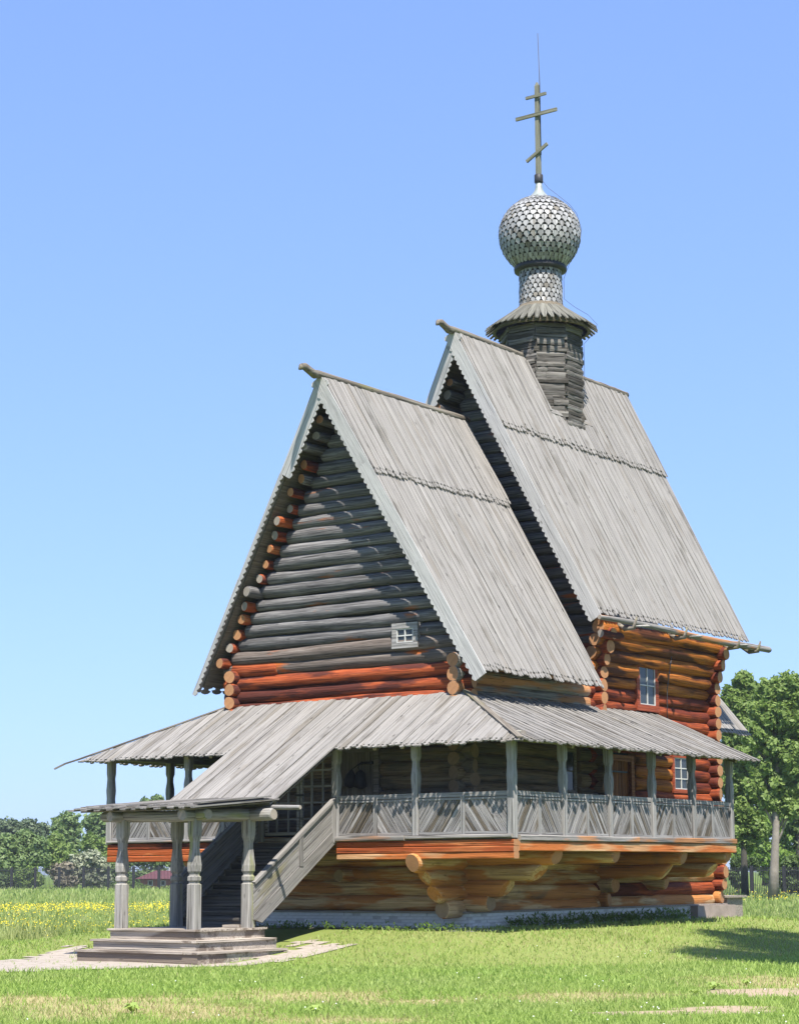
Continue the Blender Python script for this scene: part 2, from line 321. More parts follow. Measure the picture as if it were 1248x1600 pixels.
apron = drape('pavement_apron', [(-4.4, .75), (4.9, .75), (4.9, 1.9), (-4.4, 1.9)], M_['concrete'], .01)
# ------------------------------------------------------------------ the church: shared builders
church = empty('wooden_church', (0, 8, -.3))
tag(church, 'tall grey wooden church with two steep board roofs, onion dome and raised gallery', 'church')
def log(parent, p0, p1, r0, r1=None, mat='tan', end='endt', name='log', n=12, wob=.045, squash=1.0, cut=0.):
    p0 = Vector(p0); p1 = Vector(p1); L = (p1-p0).length; r1 = r1 or r0
    M = frame(p0, p1-p0, (0, 0, 1)); V = []; F = []; I = []; Sm = []
    ph = random.uniform(0, 6.3); bend = random.uniform(-.016, .016)*min(L, 5)/2; bz_ = random.uniform(-.012, .012)*min(L, 5)/2
    m_ = max(1, int(L/.42)); ts = [0, min(.05, L*.1)]+[L*q/m_ for q in range(1, m_)]+[L-min(.05, L*.1), L]; k = len(ts)-1
    c0, c1 = random.uniform(-.22, .22), random.uniform(-.22, .22); tw = random.uniform(-.4, .4); q1, q2 = random.uniform(2, 4), random.uniform(0, 6)
    for i, x in enumerate(ts):
        t = x/L; r = r0+(r1-r0)*t; oy = bend*math.sin(math.pi*t)+random.uniform(-.006, .006); oz = bz_*math.sin(2.3*math.pi*t); rr = r*(1+wob*.9*math.sin(q1*x+q2)+random.uniform(-wob, wob)*.6)
        e = .88 if i in (0, k) else 1; cs = c0 if i == 0 else (c1 if i == k else 0)
        for j in range(n):
            a = 2*math.pi*j/n
            q = rr*e*(1+wob*math.sin(2*a+ph+tw*x)+wob*.7*math.sin(3*a+ph*2+x*1.3)+random.uniform(-.012, .012))
            V.append((x+cs*q*math.cos(a)+(cut*q*(math.sin(a)-.6) if i >= k-1 and k > 2 else 0), q*math.cos(a)+oy, q*math.sin(a)*squash+oz))
    for i in range(k):
        for j in range(n):
            F.append((i*n+j, i*n+(j+1) % n, (i+1)*n+(j+1) % n, (i+1)*n+j)); I.append(0); Sm.append(True)
    F += [tuple(reversed(range(n))), tuple(range(k*n, k*n+n))]; I += [1, 1]; Sm += [False, False]
    return obj(name, V, F, [M_[mat], M_[end]], parent, M, Sm, I)
def slab(name, P, th, mat, parent, nrm=None):
    """closed polygon P (3-D, planar) extruded by th against its normal"""
    P = [Vector(p) for p in P]; nv = Vector(nrm) if nrm else (P[1]-P[0]).cross(P[2]-P[0]).normalized(); n = len(P)
    M = frame(P[0], P[1]-P[0], nv); Mi = M.inverted(); Q = [Mi @ p for p in P]
    if sum(Q[i].x*Q[(i+1) % n].y-Q[(i+1) % n].x*Q[i].y for i in range(n)) < 0: Q.reverse()
    V = [(q.x, q.y, 0) for q in Q]+[(q.x, q.y, -th) for q in Q]
    F = [tuple(range(n)), tuple(reversed(range(n, 2*n)))]+[(i, n+i, n+(i+1) % n, (i+1) % n) for i in range(n)]
    return obj(name, V, F, mat, parent, M)
def clip(P, a, b, c):
    """keep the side a*u+b*v<=c of polygon P"""
    out = []
    for i in range(len(P)):
        p, q = P[i], P[(i+1) % len(P)]; dp = a*p[0]+b*p[1]-c; dq = a*q[0]+b*q[1]-c
        if dp <= 0: out.append(p)
        if dp*dq < 0:
            t = dp/(dp-dq); out.append((p[0]+(q[0]-p[0])*t, p[1]+(q[1]-p[1])*t))
    return out
def clip_poly(P, C):
    """clip P by convex counter-clockwise polygon C"""
    for i in range(len(C)):
        (x0, y0), (x1, y1) = C[i], C[(i+1) % len(C)]
        P = clip(P, (y1-y0), -(x1-x0), (y1-y0)*x0-(x1-x0)*y0)
        if len(P) < 3: return []
    return P
def ccw(C):
    return C if sum(C[i][0]*C[(i+1) % len(C)][1]-C[(i+1) % len(C)][0]*C[i][1] for i in range(len(C))) > 0 else list(reversed(C))
def board2d(name, P, th, mat, parent, O, U, Vd, Nn, lift, tilt=0.):
    """polygon P in (u, v) on the plane O+u*U+v*Vd becomes a plank whose local X follows V (the grain)"""
    cu = sum(p[0] for p in P)/len(P); cv = sum(p[1] for p in P)/len(P)
    o = O+U*cu+Vd*cv+Nn*lift; M = frame(o, Vd, Nn); s = 1 if U.dot(M.to_3x3() @ Vector((0, 1, 0))) > 0 else -1
    Q = [(p[1]-cv, s*(p[0]-cu)) for p in P]
    if s*1 > 0: Q = Q[::-1]
    Q = ccw(Q); n = len(Q)
    V = [(x, y, th/2+tilt*y) for x, y in Q]+[(x, y, -th/2+tilt*y) for x, y in Q]
    F = [tuple(range(n)), tuple(reversed(range(n, 2*n)))]+[(i, n+i, n+(i+1) % n, (i+1) % n) for i in range(n)]
    return obj(name, V, F, mat, parent, M)
def tooth(uc, w, v1, d=.17):
    """outline of the carved lower end of a board, from its right side to its left, at eave coordinate v1"""
    h = w/2
    return [(uc+h, v1-d), (uc+h*.42, v1-d*.86), (uc+h*.42, v1-d*.66), (uc+h, v1-d*.5), (uc+h*.62, v1-d*.12), (uc, v1), (uc-h*.62, v1-d*.12), (uc-h, v1-d*.5), (uc-h*.42, v1-d*.66), (uc-h*.42, v1-d*.86), (uc-h, v1-d)]
def roof_boards(parent, O, U, Vd, poly, bw, mat, name='roof_board', th=.035, teeth=True, lift=.03, gap=.009, skew=0., jit=.05, alt=.012, join=None, td=.17):
    """planks running along Vd over the convex (u, v) polygon; v grows down the slope"""
    O = Vector(O); U = Vector(U).normalized(); Vd = Vector(Vd).normalized(); Nn = U.cross(Vd)
    if Nn.z < 0: Nn = -Nn
    poly = ccw(poly); u0 = min(p[0] for p in poly)-abs(skew)*12; u1 = max(p[0] for p in poly)+abs(skew)*12; v0 = min(p[1] for p in poly)-1; vm = max(p[1] for p in poly)
    nb = int(round((u1-u0)/bw)); out = []; ws = [random.uniform(.72, 1.28) for _ in range(nb)]; sc_ = (u1-u0)/sum(ws); ue = u0
    for i in range(nb):
        bw = ws[i]*sc_; uc = ue+bw/2; ue += bw; h = bw/2-gap/2
        st = [(uc-h+skew*v0, v0), (uc+h+skew*v0, v0), (uc+h+skew*(vm+1), vm+1), (uc-h+skew*(vm+1), vm+1)]
        P = clip_poly(ccw(st), poly)
        if len(P) < 3: continue
        lo = max(p[1] for p in P); du = max(p[0] for p in P)-min(p[0] for p in P)
        if du < .03: continue
        low = [p for p in P if p[1] > lo-.06]
        if teeth and len(low) >= 2 and abs(max(p[0] for p in low)-min(p[0] for p in low)) > bw*.6 and lo-min(p[1] for p in P) > td+.1:
            vj = lo+random.uniform(-.03, jit)-(random.uniform(.04, .16) if random.random() < .07 else 0); c = sum(p[0] for p in low)/len(low)
            P2 = clip(P, 0, 1, lo-td-.001); base = [p for p in P2 if p[1] > lo-td-.01]; rest = [p for p in P2 if p[1] <= lo-td-.01]
            if len(base) == 2:
                wl = abs(base[0][0]-base[1][0]); cc = (base[0][0]+base[1][0])/2
                T = tooth(cc, wl, vj, td)
                k = next(q for q in range(len(P2)) if P2[q] in base and P2[(q+1) % len(P2)] in base)
                a, b_ = P2[k], P2[(k+1) % len(P2)]
                T2 = T if a[0] > b_[0] else T[::-1]
                P = [P2[(k+2+q) % len(P2)] for q in range(len(P2)-2)]+T2
        out.append(board2d(name, P, th, M_[mat], parent, O, U, Vd, Nn, lift+(alt if i % 2 else 0)+random.uniform(-.007, .008), random.uniform(-.05, .05)))
    return out
def window(name, c, right, w, h, nx, ny, fm, mm, parent, fw=.1, depth=.12, out=.04):
    """framed window standing on the wall; c is its centre, right its horizontal direction, looking along the outward normal"""
    c = Vector(c); right = Vector(right).normalized(); up = Vector((0, 0, 1)); nn = right.cross(up)
    M = frame(c, right, nn)           # local x right, local y up, local z out
    f = MB(); W2, H2 = w/2, h/2
    for a, b_ in (((-W2-fw, -H2-fw, -depth), (W2+fw, -H2, out+.012)), ((-W2-fw, H2, -depth), (W2+fw, H2+fw, out+.008)), ((-W2-fw, -H2, -depth), (-W2, H2, out)), ((W2, -H2, -depth), (W2+fw, H2, out))): f.box(a, b_)
    wo = obj(name, f.V, f.F, M_[fm], parent, M)
    for i in range(nx):
        for j in range(ny):
            x0 = -W2+w*i/nx; x1 = -W2+w*(i+1)/nx; y0 = -H2+h*j/ny; y1 = -H2+h*(j+1)/ny
            p = MB(); p.box((x0, y0, out-.045), (x1, y1, out-.038)); tl = random.uniform(-.015, .015)
            p.V = [(x, y, z+tl*(x-x0)) for x, y, z in p.V]; obj('pane', p.V, p.F, M_['glass'], wo, M)
    t = .03
    for i in range(nx+1):
        x = -W2+w*i/nx; x = min(max(x, -W2+t/2), W2-t/2); p = MB(); p.box((x-t/2, -H2, out-.05), (x+t/2, H2, out-.012)); obj('glazing_bar', p.V, p.F, M_[mm], wo, M)
    for j in range(ny+1):
        y = -H2+h*j/ny; y = min(max(y, -H2+t/2), H2-t/2); p = MB(); p.box((-W2, y-t/2, out-.049), (W2, y+t/2, out-.014)); obj('glazing_bar', p.V, p.F, M_[mm], wo, M)
    bk = MB(); bk.box((-W2-.02, -H2-.02, -depth-.02), (W2+.02, H2+.02, -depth+.002)); obj('backing', bk.V, bk.F, M_['dark'], wo, M)
    return wo
# ------------------------------------------------------------------ the church: walls
RF, RF2, RB, RB2, RZ, RE, REZ = .917, 1.431, 7.604, 7.134, 13.757, 4.632, 5.859
NF, NF2, NB, NB2, NZ, NE, NEZ = 7.042, 7.528, 16.826, 16.418, 16.295, 4.311, 7.903
G, L_, FLOOR, RAIL, EAVE, OV, TOPZ = 6.33, 10.83, 1.93, 2.873, 3.99, .63, 5.415
YW, YN, YE, XW = 1.95, 8.25, 14.85, 3.60                 # wall centre planes
LR = .19; DZ = .345
core = MB(); core.box((-XW+.1, YW+.1, -.2), (XW-.1, YE-.1, TOPZ)); core.build('wall_core', [M_['dark']], church)
def cut_spans(a0, a1, z, ops):
    """spans of a log a0..a1 at height z left by the openings (b0, b1, z0, z1)"""
    sp = [(a0, a1)]
    for b0, b1, z0, z1 in ops:
        if z0-.06 < z < z1+.06:
            ns = []
            for s, e in sp:
                if b0 > s and b1 < e: ns += [(s, b0), (b1, e)]
                elif b0 <= s < b1 < e: ns.append((b1, e))
                elif s < b0 < e <= b1: ns.append((s, b0))
                elif b1 <= s or b0 >= e: ns.append((s, e))
            sp = ns
    return [x for x in sp if x[1]-x[0] > .12]
def wallpart(name): 
    m = MB(); return m
# --- basement
bw_ = MB(); bw_.box((-XW+.05, YW+.05, -.1), (XW-.05, YE-.05, 1.9)); basement = bw_.build('basement_wall', [M_['dark']], church)
bz = [.32, .68, 1.04, 1.40, 1.74]
for i, z in enumerate(bz):
    # logs along the front wall (X) and along the south wall (Y), crossing at the corner
    ext = [.8, 1.35, 2.3, 2.72, 1.5][i]
    log(basement, (-XW-.5, YW, z), (XW+ext, YW, z), .205, .215, 'tan', ['endt', 'tan', 'tan', 'endo', 'endt'][i], cut=[0, .8, .9, .35, 0][i])
    ey = [.92, 1.33, 1.72, 2.15, 1.5][i]
    zz = z-.13
    log(basement, (XW, YN+.3, zz), (XW, YW-ey, zz+.02), .20, .215, 'tan', ['endt', 'tan', 'tan', 'endo', 'endt'][i], cut=[0, .7, .9, .3, 0][i])
    log(basement, (XW, YN-.3, zz+.03), (XW, YE+.45, zz+.03), .20, .205, 'redlog' if i in (1,) else 'tan', 'endo')
    log(basement, (XW-2, YN, z), (XW+[.4, .6, 2.25, 2.7, 1.5][i], YN, z), .195, .2, 'tan', 'tan' if i == 2 else 'endo', cut=[0, 0, .9, .35, 0][i])
    log(basement, (XW-2, YE, z), (XW+[.35, .45, .5, .45, .5][i], YE, z), .19, .195, 'redlog' if i in (1, 2) else 'tan', 'endo')
    if i == 2: log(basement, (.25, YW+.2, z-.05), (.25, YW-.62, z-.05), .17, .165, 'tan', 'endt')
for yb, ln in ((4.75, (2.7,)), (10.75, (2.7, 2.25, .8))):
    for k, e in enumerate(ln):
        log(basement, (XW-.5, yb, 1.45-k*.35), (XW+e, yb, 1.43-k*.35), .19, .185, 'tan', 'tan' if k == 1 else 'endo', cut=.9 if k == 1 else .3)
log(basement, (-XW, YW-1.9, 1.40), (-XW, YW+1, 1.40), .2, .2, 'tan', 'endo'); log(basement, (-XW, YW-1.4, 1.05), (-XW, YW+1, 1.05), .2, .2, 'tan', 'endo')
log(basement, (-1.6, YW-1.9, 1.40), (-1.6, YW+1, 1.40), .2, .2, 'tan', 'endo')
# --- whitewashed brick plinth
fm = MB(); fm.box((-XW-.28, YW-.22, -.6), (XW+.28, YE+.3, .085)); plinth = fm.build('foundation', [M_['mortar']], church)
cap = MB(); cap.box((-XW-.34, YW-.30, .085), (XW+.34, YE+.34, .125)); cap.build('foundation_board', [M_['greydoor']], church)
bmesh_ = MB(); bmesh_.box((-.122, -.012, -.033), (.122, .012, .033)); bme = mkmesh('brick', bmesh_.V, bmesh_.F, M_['brick'])
def bricks(p, d, nrm, ln, z0, rows):
    d = Vector(d); 
    for r in range(rows):
        k = 0; s = (.13 if r % 2 else 0)
        while s < ln-.1:
            if random.random() > .1:
                o = bpy.data.objects.new('brick', bme); M = frame(Vector(p)+d*(s+.125)+Vector(nrm)*random.uniform(-.004, .006)+Vector((0, 0, z0+r*.077)), d, (0, 0, 1)); link(o, plinth, M)
            s += .254
bricks((-2.4, YW-.225, 0), (1, 0, 0), (0, -1, 0), 6.3, -.27, 5)
bricks((XW+.285, YW-.2, 0), (0, 1, 0), (1, 0, 0), 9.6, -.27, 5)
rub = MB()                                # rough corner stone of the plinth
for k in range(3): pass
stone = MB(); stone.box((XW+.10, 13.0, -.55), (XW+.52, YE+.5, .08)); st = stone.build('corner_stone', [flat('pink_rubble', (.27,.22,.19), nscale=3, amt=.4, bump=.8)], church)
# --- refectory walls seen inside the gallery and above it
rw_ = MB(); rw_.box((-XW+.06, YW+.06, 1.9), (XW-.06, YN, REZ-.1)); refw = rw_.build('refectory_wall', [M_['dark']], church)
nw_ = MB(); nw_.box((-XW+.06, YN+.06, 1.9), (XW-.06, YE-.06, NEZ-.1)); navew = nw_.build('nave_wall', [M_['dark']], church)
opF = [(-.30, 1.20, 1.9, 4.25)]; opS = [(6.5, 7.3, 3.05, 4.3)]
opN = [(8.65, 10.25, 1.9, 4.3), (12.4, 13.4, 3.3, 4.35), (10.42, 11.54, 5.55, 6.72)]
z = 2.07; i = 0
while z < 6.45:
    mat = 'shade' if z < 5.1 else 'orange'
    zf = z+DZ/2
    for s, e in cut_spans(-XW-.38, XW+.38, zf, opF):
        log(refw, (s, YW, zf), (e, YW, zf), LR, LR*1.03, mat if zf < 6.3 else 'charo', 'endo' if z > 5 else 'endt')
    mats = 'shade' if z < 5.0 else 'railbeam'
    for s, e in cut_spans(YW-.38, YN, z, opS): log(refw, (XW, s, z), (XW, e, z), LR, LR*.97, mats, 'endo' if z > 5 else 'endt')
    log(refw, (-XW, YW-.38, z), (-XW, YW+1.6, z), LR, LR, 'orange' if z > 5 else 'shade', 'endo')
    z += DZ; i += 1
z = 2.07; flare = [0, .05, .13, .22, .30]
while z < 7.75:
    fl = 0 if z < 6.2 else .10*((z-6.2)/DZ)**1.1
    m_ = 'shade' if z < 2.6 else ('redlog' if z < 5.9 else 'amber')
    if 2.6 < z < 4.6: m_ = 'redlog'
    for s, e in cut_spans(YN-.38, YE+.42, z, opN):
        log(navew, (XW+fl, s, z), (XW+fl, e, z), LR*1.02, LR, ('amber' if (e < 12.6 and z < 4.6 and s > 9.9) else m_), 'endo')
    zz = z+DZ/2
    if zz > 7.45: z += DZ; continue
    log(navew, (XW-1.2, YN, zz), (XW+.40+fl, YN, zz), LR, LR, 'redlog' if zz > 5 else 'shade', 'endo')
    log(navew, (XW-1.2, YE, zz), (XW+.42+fl, YE, zz), LR, LR, 'redlog', 'endo')
    z += DZ
# --- gables: logs cut to the slope, purlin ends
def gable(parent, yw, zr, k, z0, matf, purl_y, z_top, left_all=True):
    z = z0; i = 0
    while z < z_top:
        hl = (zr-z)/k-.42
        if hl > .15: log(parent, (-hl, yw+random.uniform(-.02, .02), z+random.uniform(-.012, .012)), (hl, yw+random.uniform(-.02, .02), z+random.uniform(-.012, .012)), LR*random.uniform(.86, 1.06), LR*random.uniform(.86, 1.06), matf(z), 'endo')
        z += DZ; i += 1
    z = z0-.1
    while z < z_top-.1:
        hx = (zr-z)/k-.30
        if hx < .22: break
        for s in (-1, 1):
            zz = z+random.uniform(-.04, .04); r = random.uniform(.115, .15); y0 = purl_y(z)+random.uniform(.0, .42)
            log(parent, (s*(hx-.02), y0, zz), (s*(hx-.02), yw+.5, zz), r, r*1.05, 'char' if z > 12 or random.random() < .12 else random.choice(['orange', 'beam', 'orange']), 'endg' if random.random() < .4 else 'endo', name='purlin')
        z += DZ*1.04
ry = lambda z: RF+(RZ-z)/(RZ-REZ)*(RF2-RF)+.03
nyf = lambda z: NF+(NZ-z)/(NZ-NEZ)*(NF2-NF)+.05
krf = (RZ-REZ)/RE; knv = (NZ-NEZ)/NE
g1 = MB(); g1.add([(-3.9, YW+.1, 6.2), (3.9, YW+.1, 6.2), (0, YW+.1, RZ-.6), (-3.9, YW+.3, 6.2), (3.9, YW+.3, 6.2), (0, YW+.3, RZ-.6)], [(0,1,2), (5,4,3), (0,3,4,1), (1,4,5,2), (2,5,3,0)]); gab1 = g1.build('refectory_gable', [M_['dark']], church)
gable(gab1, YW, RZ, krf, 6.725, lambda z: 'charo' if z < 7.0 else 'char', ry, RZ-.55)
log(gab1, (-3.72, YW-.012, 6.38), (-2.15, YW-.012, 6.385), LR*1.04, LR*1.04, 'orange', 'endo')
g2 = MB(); g2.add([(-3.6, YN+.1, 7.6), (3.6, YN+.1, 7.6), (0, YN+.1, NZ-.6), (-3.6, YN+.3, 7.6), (3.6, YN+.3, 7.6), (0, YN+.3, NZ-.6)], [(0,1,2), (5,4,3), (0,3,4,1), (1,4,5,2), (2,5,3,0)]); gab2 = g2.build('nave_gable', [M_['dark']], church)
gable(gab2, YN, NZ, knv, 7.5, lambda z: 'charo' if z < 10.2 else 'char', nyf, NZ-.5)
for k, z in enumerate(np.arange(5.6, 7.5, DZ)): log(gab2, (2.5, YN, z), (XW+.1, YN, z), LR, LR, 'charo', 'endo')
# --- windows and doors
window('window', (2.05, YW-.17, 6.93), (1, 0, 0), .52, .36, 2, 2, 'gpost', 'white', church, fw=.14, depth=.16, out=.06)
window('window', (XW+.17, 10.98, 6.22), (0, 1, 0), .90, 1.10, 2, 2, 'redpaint', 'white', church, fw=.18, depth=.25, out=.05)
window('window', (XW+.14, 12.9, 3.82), (0, 1, 0), .82, .90, 2, 3, 'redpaint', 'white', church, fw=.11, depth=.2, out=.05)
window('window', (XW+.02, 6.9, 3.68), (0, 1, 0), .5, 1.05, 1, 2, 'greydoor', 'greydoor', church, fw=.09, depth=.2, out=.06)
def door(c, right, w, h, mat, fmat, planks):
    c = Vector(c); right = Vector(right); nn = right.cross(Vector((0, 0, 1))); M = frame(c, right, nn); f = MB()
    for a, b_ in (((-w/2-.16, -h/2, -.2), (-w/2, h/2+.16, .08)), ((w/2, -h/2, -.2), (w/2+.16, h/2+.16, .08)), ((-w/2, h/2, -.2), (w/2, h/2+.16, .075))): f.box(a, b_)
    d = obj('door', f.V, f.F, M_[fmat], church, M)
    for i in range(planks):
        p = MB(); pw = w/planks; p.box((-h/2, -pw/2+.006, -.02), (h/2, pw/2-.006, .02+random.uniform(0, .012)))
        obj('door_plank', p.V, p.F, M_[mat], d, frame(c+right*(-w/2+pw*(i+.5))-nn*.06, (0, 0, 1), nn))
    return d
d1 = door((.45, YW-.12, 3.02), (1, 0, 0), 1.16, 2.1, 'greydoor', 'greydoor', 6)
p = MB(); p.beam((0.72, YW-.3, 3.78), (1.05, YW-.24, 3.78), .05, .07); p.build('hinge', [M_['iron']], d1)
d2 = door((XW+.1, 9.45, 3.02), (0, 1, 0), 1.1, 2.05, 'door', 'door', 6)
for zz in (2.4, 3.75): p = MB(); p.beam((XW+.12, 9.0, zz), (XW+.12, 9.85, zz), .03, .05); p.build('hinge', [M_['iron']], d2)
# ------------------------------------------------------------------ the church: steep roofs
def steep_roof(pname, yf, yf2, yb, yb2, zr, e, ze, vb, bw, hole=None):
    """both slopes of a gabled roof, two tiers of boards each; vb = slope length of the upper tier"""
    k = math.hypot(e, zr-ze); O = Vector((0, 0, zr)); part = None
    for s in (1, -1):
        Vd = Vector((s*e, 0, ze-zr)).normalized(); U = Vector((0, 1, 0)); Nn = Vector((s*(zr-ze), 0, e)).normalized()
        def pt(u, v): return Vector((0, u, zr))+Vd*v
        fy = lambda v: yf+(yf2-yf)*v/k
        by = lambda v: yb+(yb2-yb)*v/k
        dk = slab(pname if s > 0 else 'far_slope', [pt(fy(0)+.1, .02)-Nn*.03, pt(by(0)-.1, .02)-Nn*.03, pt(by(k)-.1, k-.22)-Nn*.03, pt(fy(k)+.1, k-.22)-Nn*.03], .05, M_['deck'], church, Nn)
        pr = dk
        lo = [(fy(vb-.35), vb-.35), (by(vb-.35), vb-.35), (by(k), k), (fy(k), k)]; hi = [(fy(0), 0), (by(0), 0), (by(vb), vb), (fy(vb), vb)]
        B = []
        if s > 0:
            B += roof_boards(pr, O, U, Vd, lo, bw, 'roof', lift=.0, td=.2)
            if hole:
                h0, h1, hv = hole
                B += roof_boards(pr, O, U, Vd, [(fy(0), 0), (h0, 0), (h0, vb), (fy(vb), vb)], bw, 'roof', lift=.055, td=.2)
                B += roof_boards(pr, O, U, Vd, [(h0+.01, hv), (h1-.01, hv), (h1-.01, vb), (h0+.01, vb)], bw, 'roof', lift=.055, td=.2)
                B += roof_boards(pr, O, U, Vd, [(h1, 0), (by(0), 0), (by(vb), vb), (h1, vb)], bw, 'roof', lift=.055, td=.2)
            else: B += roof_boards(pr, O, U, Vd, hi, bw, 'roof', lift=.055, td=.2)
        else:                              # the slope turned away from the photographer: plain wide planks
            B += roof_boards(pr, O, U, Vd, lo, .5, 'roof', name='back_board', lift=.0, td=.2)
            B += roof_boards(pr, O, U, Vd, hi, .5, 'roof', name='back_board', lift=.055, td=.2)
        # scalloped bargeboards on the leaning gable edge, three lengths of plank
        A = Vector((0, yf, zr+.02)); Fp = Vector((s*e, yf2, ze)); d = (Fp-A).normalized(); inn = Vector((-s*(zr-ze), 0, -e)).normalized(); nn = d.cross(inn)
        if nn.y > 0: nn = -nn
        Ln = (Fp-A).length+.1; w = .36; cuts = [0, Ln*.30, Ln*.63, Ln]
        for q in range(3):
            a, b_ = cuts[q]+.004, cuts[q+1]-.004
            if s < 0 and q > 0: ww = .10 
            else: ww = w
            P = [(b_, -.05), (a, -.05)]; x = a; per = .165
            nsc = max(1, int((b_-a)/per)); per = (b_-a)/nsc
            for t in range(nsc):
                for f_ in (0, .2, .4, .6, .8):
                    P.append((a+(t+f_)*per, ww-.045*abs(math.cos(math.pi*f_))**1.5 - (.02 if f_ == 0 else 0)))
            P.append((b_, ww-.05)); P2 = [(y, x) for x, y in P]
            board2d('bargeboard', P2, .035, M_['barge'], pr, A, inn, d, nn, .03+q*.012+(.02 if s > 0 else 0))
    return pr
roof1 = steep_roof('refectory_roof', RF, RF2, RB, RB2, RZ, RE, REZ, 3.15, .142)
roof2 = steep_roof('nave_roof', NF, NF2, NB, NB2, NZ, NE, NEZ, 3.32, .152, hole=(10.75, 12.85, 1.95))
def ridge(y0, y1, z, tip=True):
    P = []; Q = []
    if tip: P += [(0, y0, z-.04), (0, y0+.09, z+.05), (0, y0+.22, z+.08), (0, y0+.45, z+.0), (0, y0+.62, z-.05)]; Q += [.03, .085, .10, .10, .12]
    else: P += [(0, y0, z)]; Q += [.15]
    n = 10
    for i in range(n+1): P.append((0, y0+.8+(y1-y0-.8)*i/n, z-.02+.01*random.uniform(-1, 1))); Q.append(.112*random.uniform(.93, 1.05))
    m = MB(); m.tube([(p[1], 0, p[2]) for p in P], Q, 10, cap=True, ci=1, wob=.04)
    M = Matrix.Rotation(math.pi/2, 4, 'Z'); 
    return obj('ridge_log', m.V, m.F, [M_['ridge'], M_['endg']], church, M, m.S, m.I)
ridge(.02, RB+.1, RZ+.07); ridge(NF-.85, 10.86, NZ+.07); ridge(13.3, NB+.15, NZ+.04, False)
# eave of the nave: gutter log on hooks
gx_ = NE+.20; log(church, (gx_, NF2-.35, NEZ-.16), (gx_+.02, NB2+.95, NEZ-.20), .07, .10, 'railbeam', 'endg', name='gutter_log')
for yh in (8.7, 11.6, 14.9, 16.25):
    m = MB(); m.tube([(gx_-.55, yh, NEZ-.02), (gx_-.1, yh+.03, NEZ-.33), (gx_+.16, yh+.05, NEZ-.32), (gx_+.26, yh+.05, NEZ-.02)], [.05, .07, .06, .025], 7); m.build('gutter_hook', [M_['ridge']], church)
# boards hanging in front of the nave's eave, as in the photograph's ragged ends
for yh, dx in ((8.9, .25), (12.0, .3), (14.9, .28)):
    m = MB(); m.beam((gx_+.02, yh+.1, NEZ-.22), (gx_+.10, yh+.75, NEZ-.16), .16, .03, up=(.5, 0, 1)); m.build('gutter_wedge', [M_['post']], church)
# thin post under the refectory eave corner
log(church, (RE-.45, 1.72, TOPZ-.25), (RE-.45, 1.72, REZ+.25), .04, .04, 'ridge', 'endg', name='eave_prop', n=8)
# ------------------------------------------------------------------ drum, neck, dome, cross
DX, DY = 0., 11.808
def ring(z, r, n=8, ph=0): return [(DX+r*math.cos(2*math.pi*(i+ph)/n), DY+r*math.sin(2*math.pi*(i+ph)/n), z) for i in range(n)]
def lathe(name, prof, n, mat, parent, smooth=True):
    V = []; F = []
    for z, r in prof: V += [(r*math.cos(2*math.pi*i/n), r*math.sin(2*math.pi*i/n), z) for i in range(n)]
    for k in range(len(prof)-1): F += [(k*n+i, k*n+(i+1) % n, (k+1)*n+(i+1) % n, (k+1)*n+i) for i in range(n)]
    F += [tuple(reversed(range(n))), tuple(range((len(prof)-1)*n, len(prof)*n))]
    return obj(name, V, F, mat, parent, Matrix.Translation((DX, DY, 0)), smooth)
drum = lathe('drum', [(13.2, 1.06), (17.6, 1.06)], 8, M_['dark'], church, False)
z = 13.35; c_ = 0; ph = .5
while z < 17.55:
    h = random.uniform(.15, .2)
    for i in range(8):
        a = 2*math.pi*(i+ph-.5)/8; nrm = Vector((math.cos(a), math.sin(a), 0)); t = Vector((-math.sin(a), math.cos(a), 0))
        if nrm.dot(Vector((.3, -.95, 0))) < -.55: continue
        c = Vector((DX, DY, z+(h/2 if i % 2 else 0)*.9))+nrm*(1.10+random.uniform(-.02, .03)); hl = .455+(.05 if (i+c_) % 2 else -.02)+random.uniform(-.03, .03); dd = random.uniform(.045, .06)
        cutp = random.uniform(.3, .7) if random.random() < .4 else None
        for f0, f1 in ([(0, cutp), (cutp, 1)] if cutp else [(0, 1)]):
            L2 = 2*hl*(f1-f0)-.006; M = frame(c-t*hl+t*(2*hl*f0+.003)+nrm*random.uniform(-.015, .02), t, nrm); V = []; k = 3
            for q in range(k+1):
                x = L2*q/k; j = random.uniform(-.014, .014); hh = h/2-.006; g_ = random.uniform(-.012, .008)
                V += [(x, -hh+g_, -.08), (x, -hh+g_, dd*.75+j), (x, 0, dd+j), (x, hh+g_, dd*.8+j), (x, hh+g_, -.08)]
            F = [(q*5+a_, (q+1)*5+a_, (q+1)*5+(a_+1) % 5, q*5+(a_+1) % 5) for q in range(k) for a_ in range(5)]+[(0, 1, 2, 3, 4), tuple(k*5+x for x in (4, 3, 2, 1, 0))]
            obj('hewn_log', V, F, M_['drum'], drum, M)
    z += h; c_ += 1
# flashing boards where the drum meets the roof
for a, b_ in (((.15, 10.62, NZ-.16), (.98, 10.62, NZ-.98*knv+.10)), ((.98, 10.6, NZ-.98*knv+.06), (.98, 12.95, NZ-.98*knv+.06))):
    m = MB(); m.beam(a, b_, .10, .14, up=(.9, 0, .45)); m.build('flashing_board', [M_['roof']], church, frame(a, Vector(b_)-Vector(a), (.9, 0, .45)))
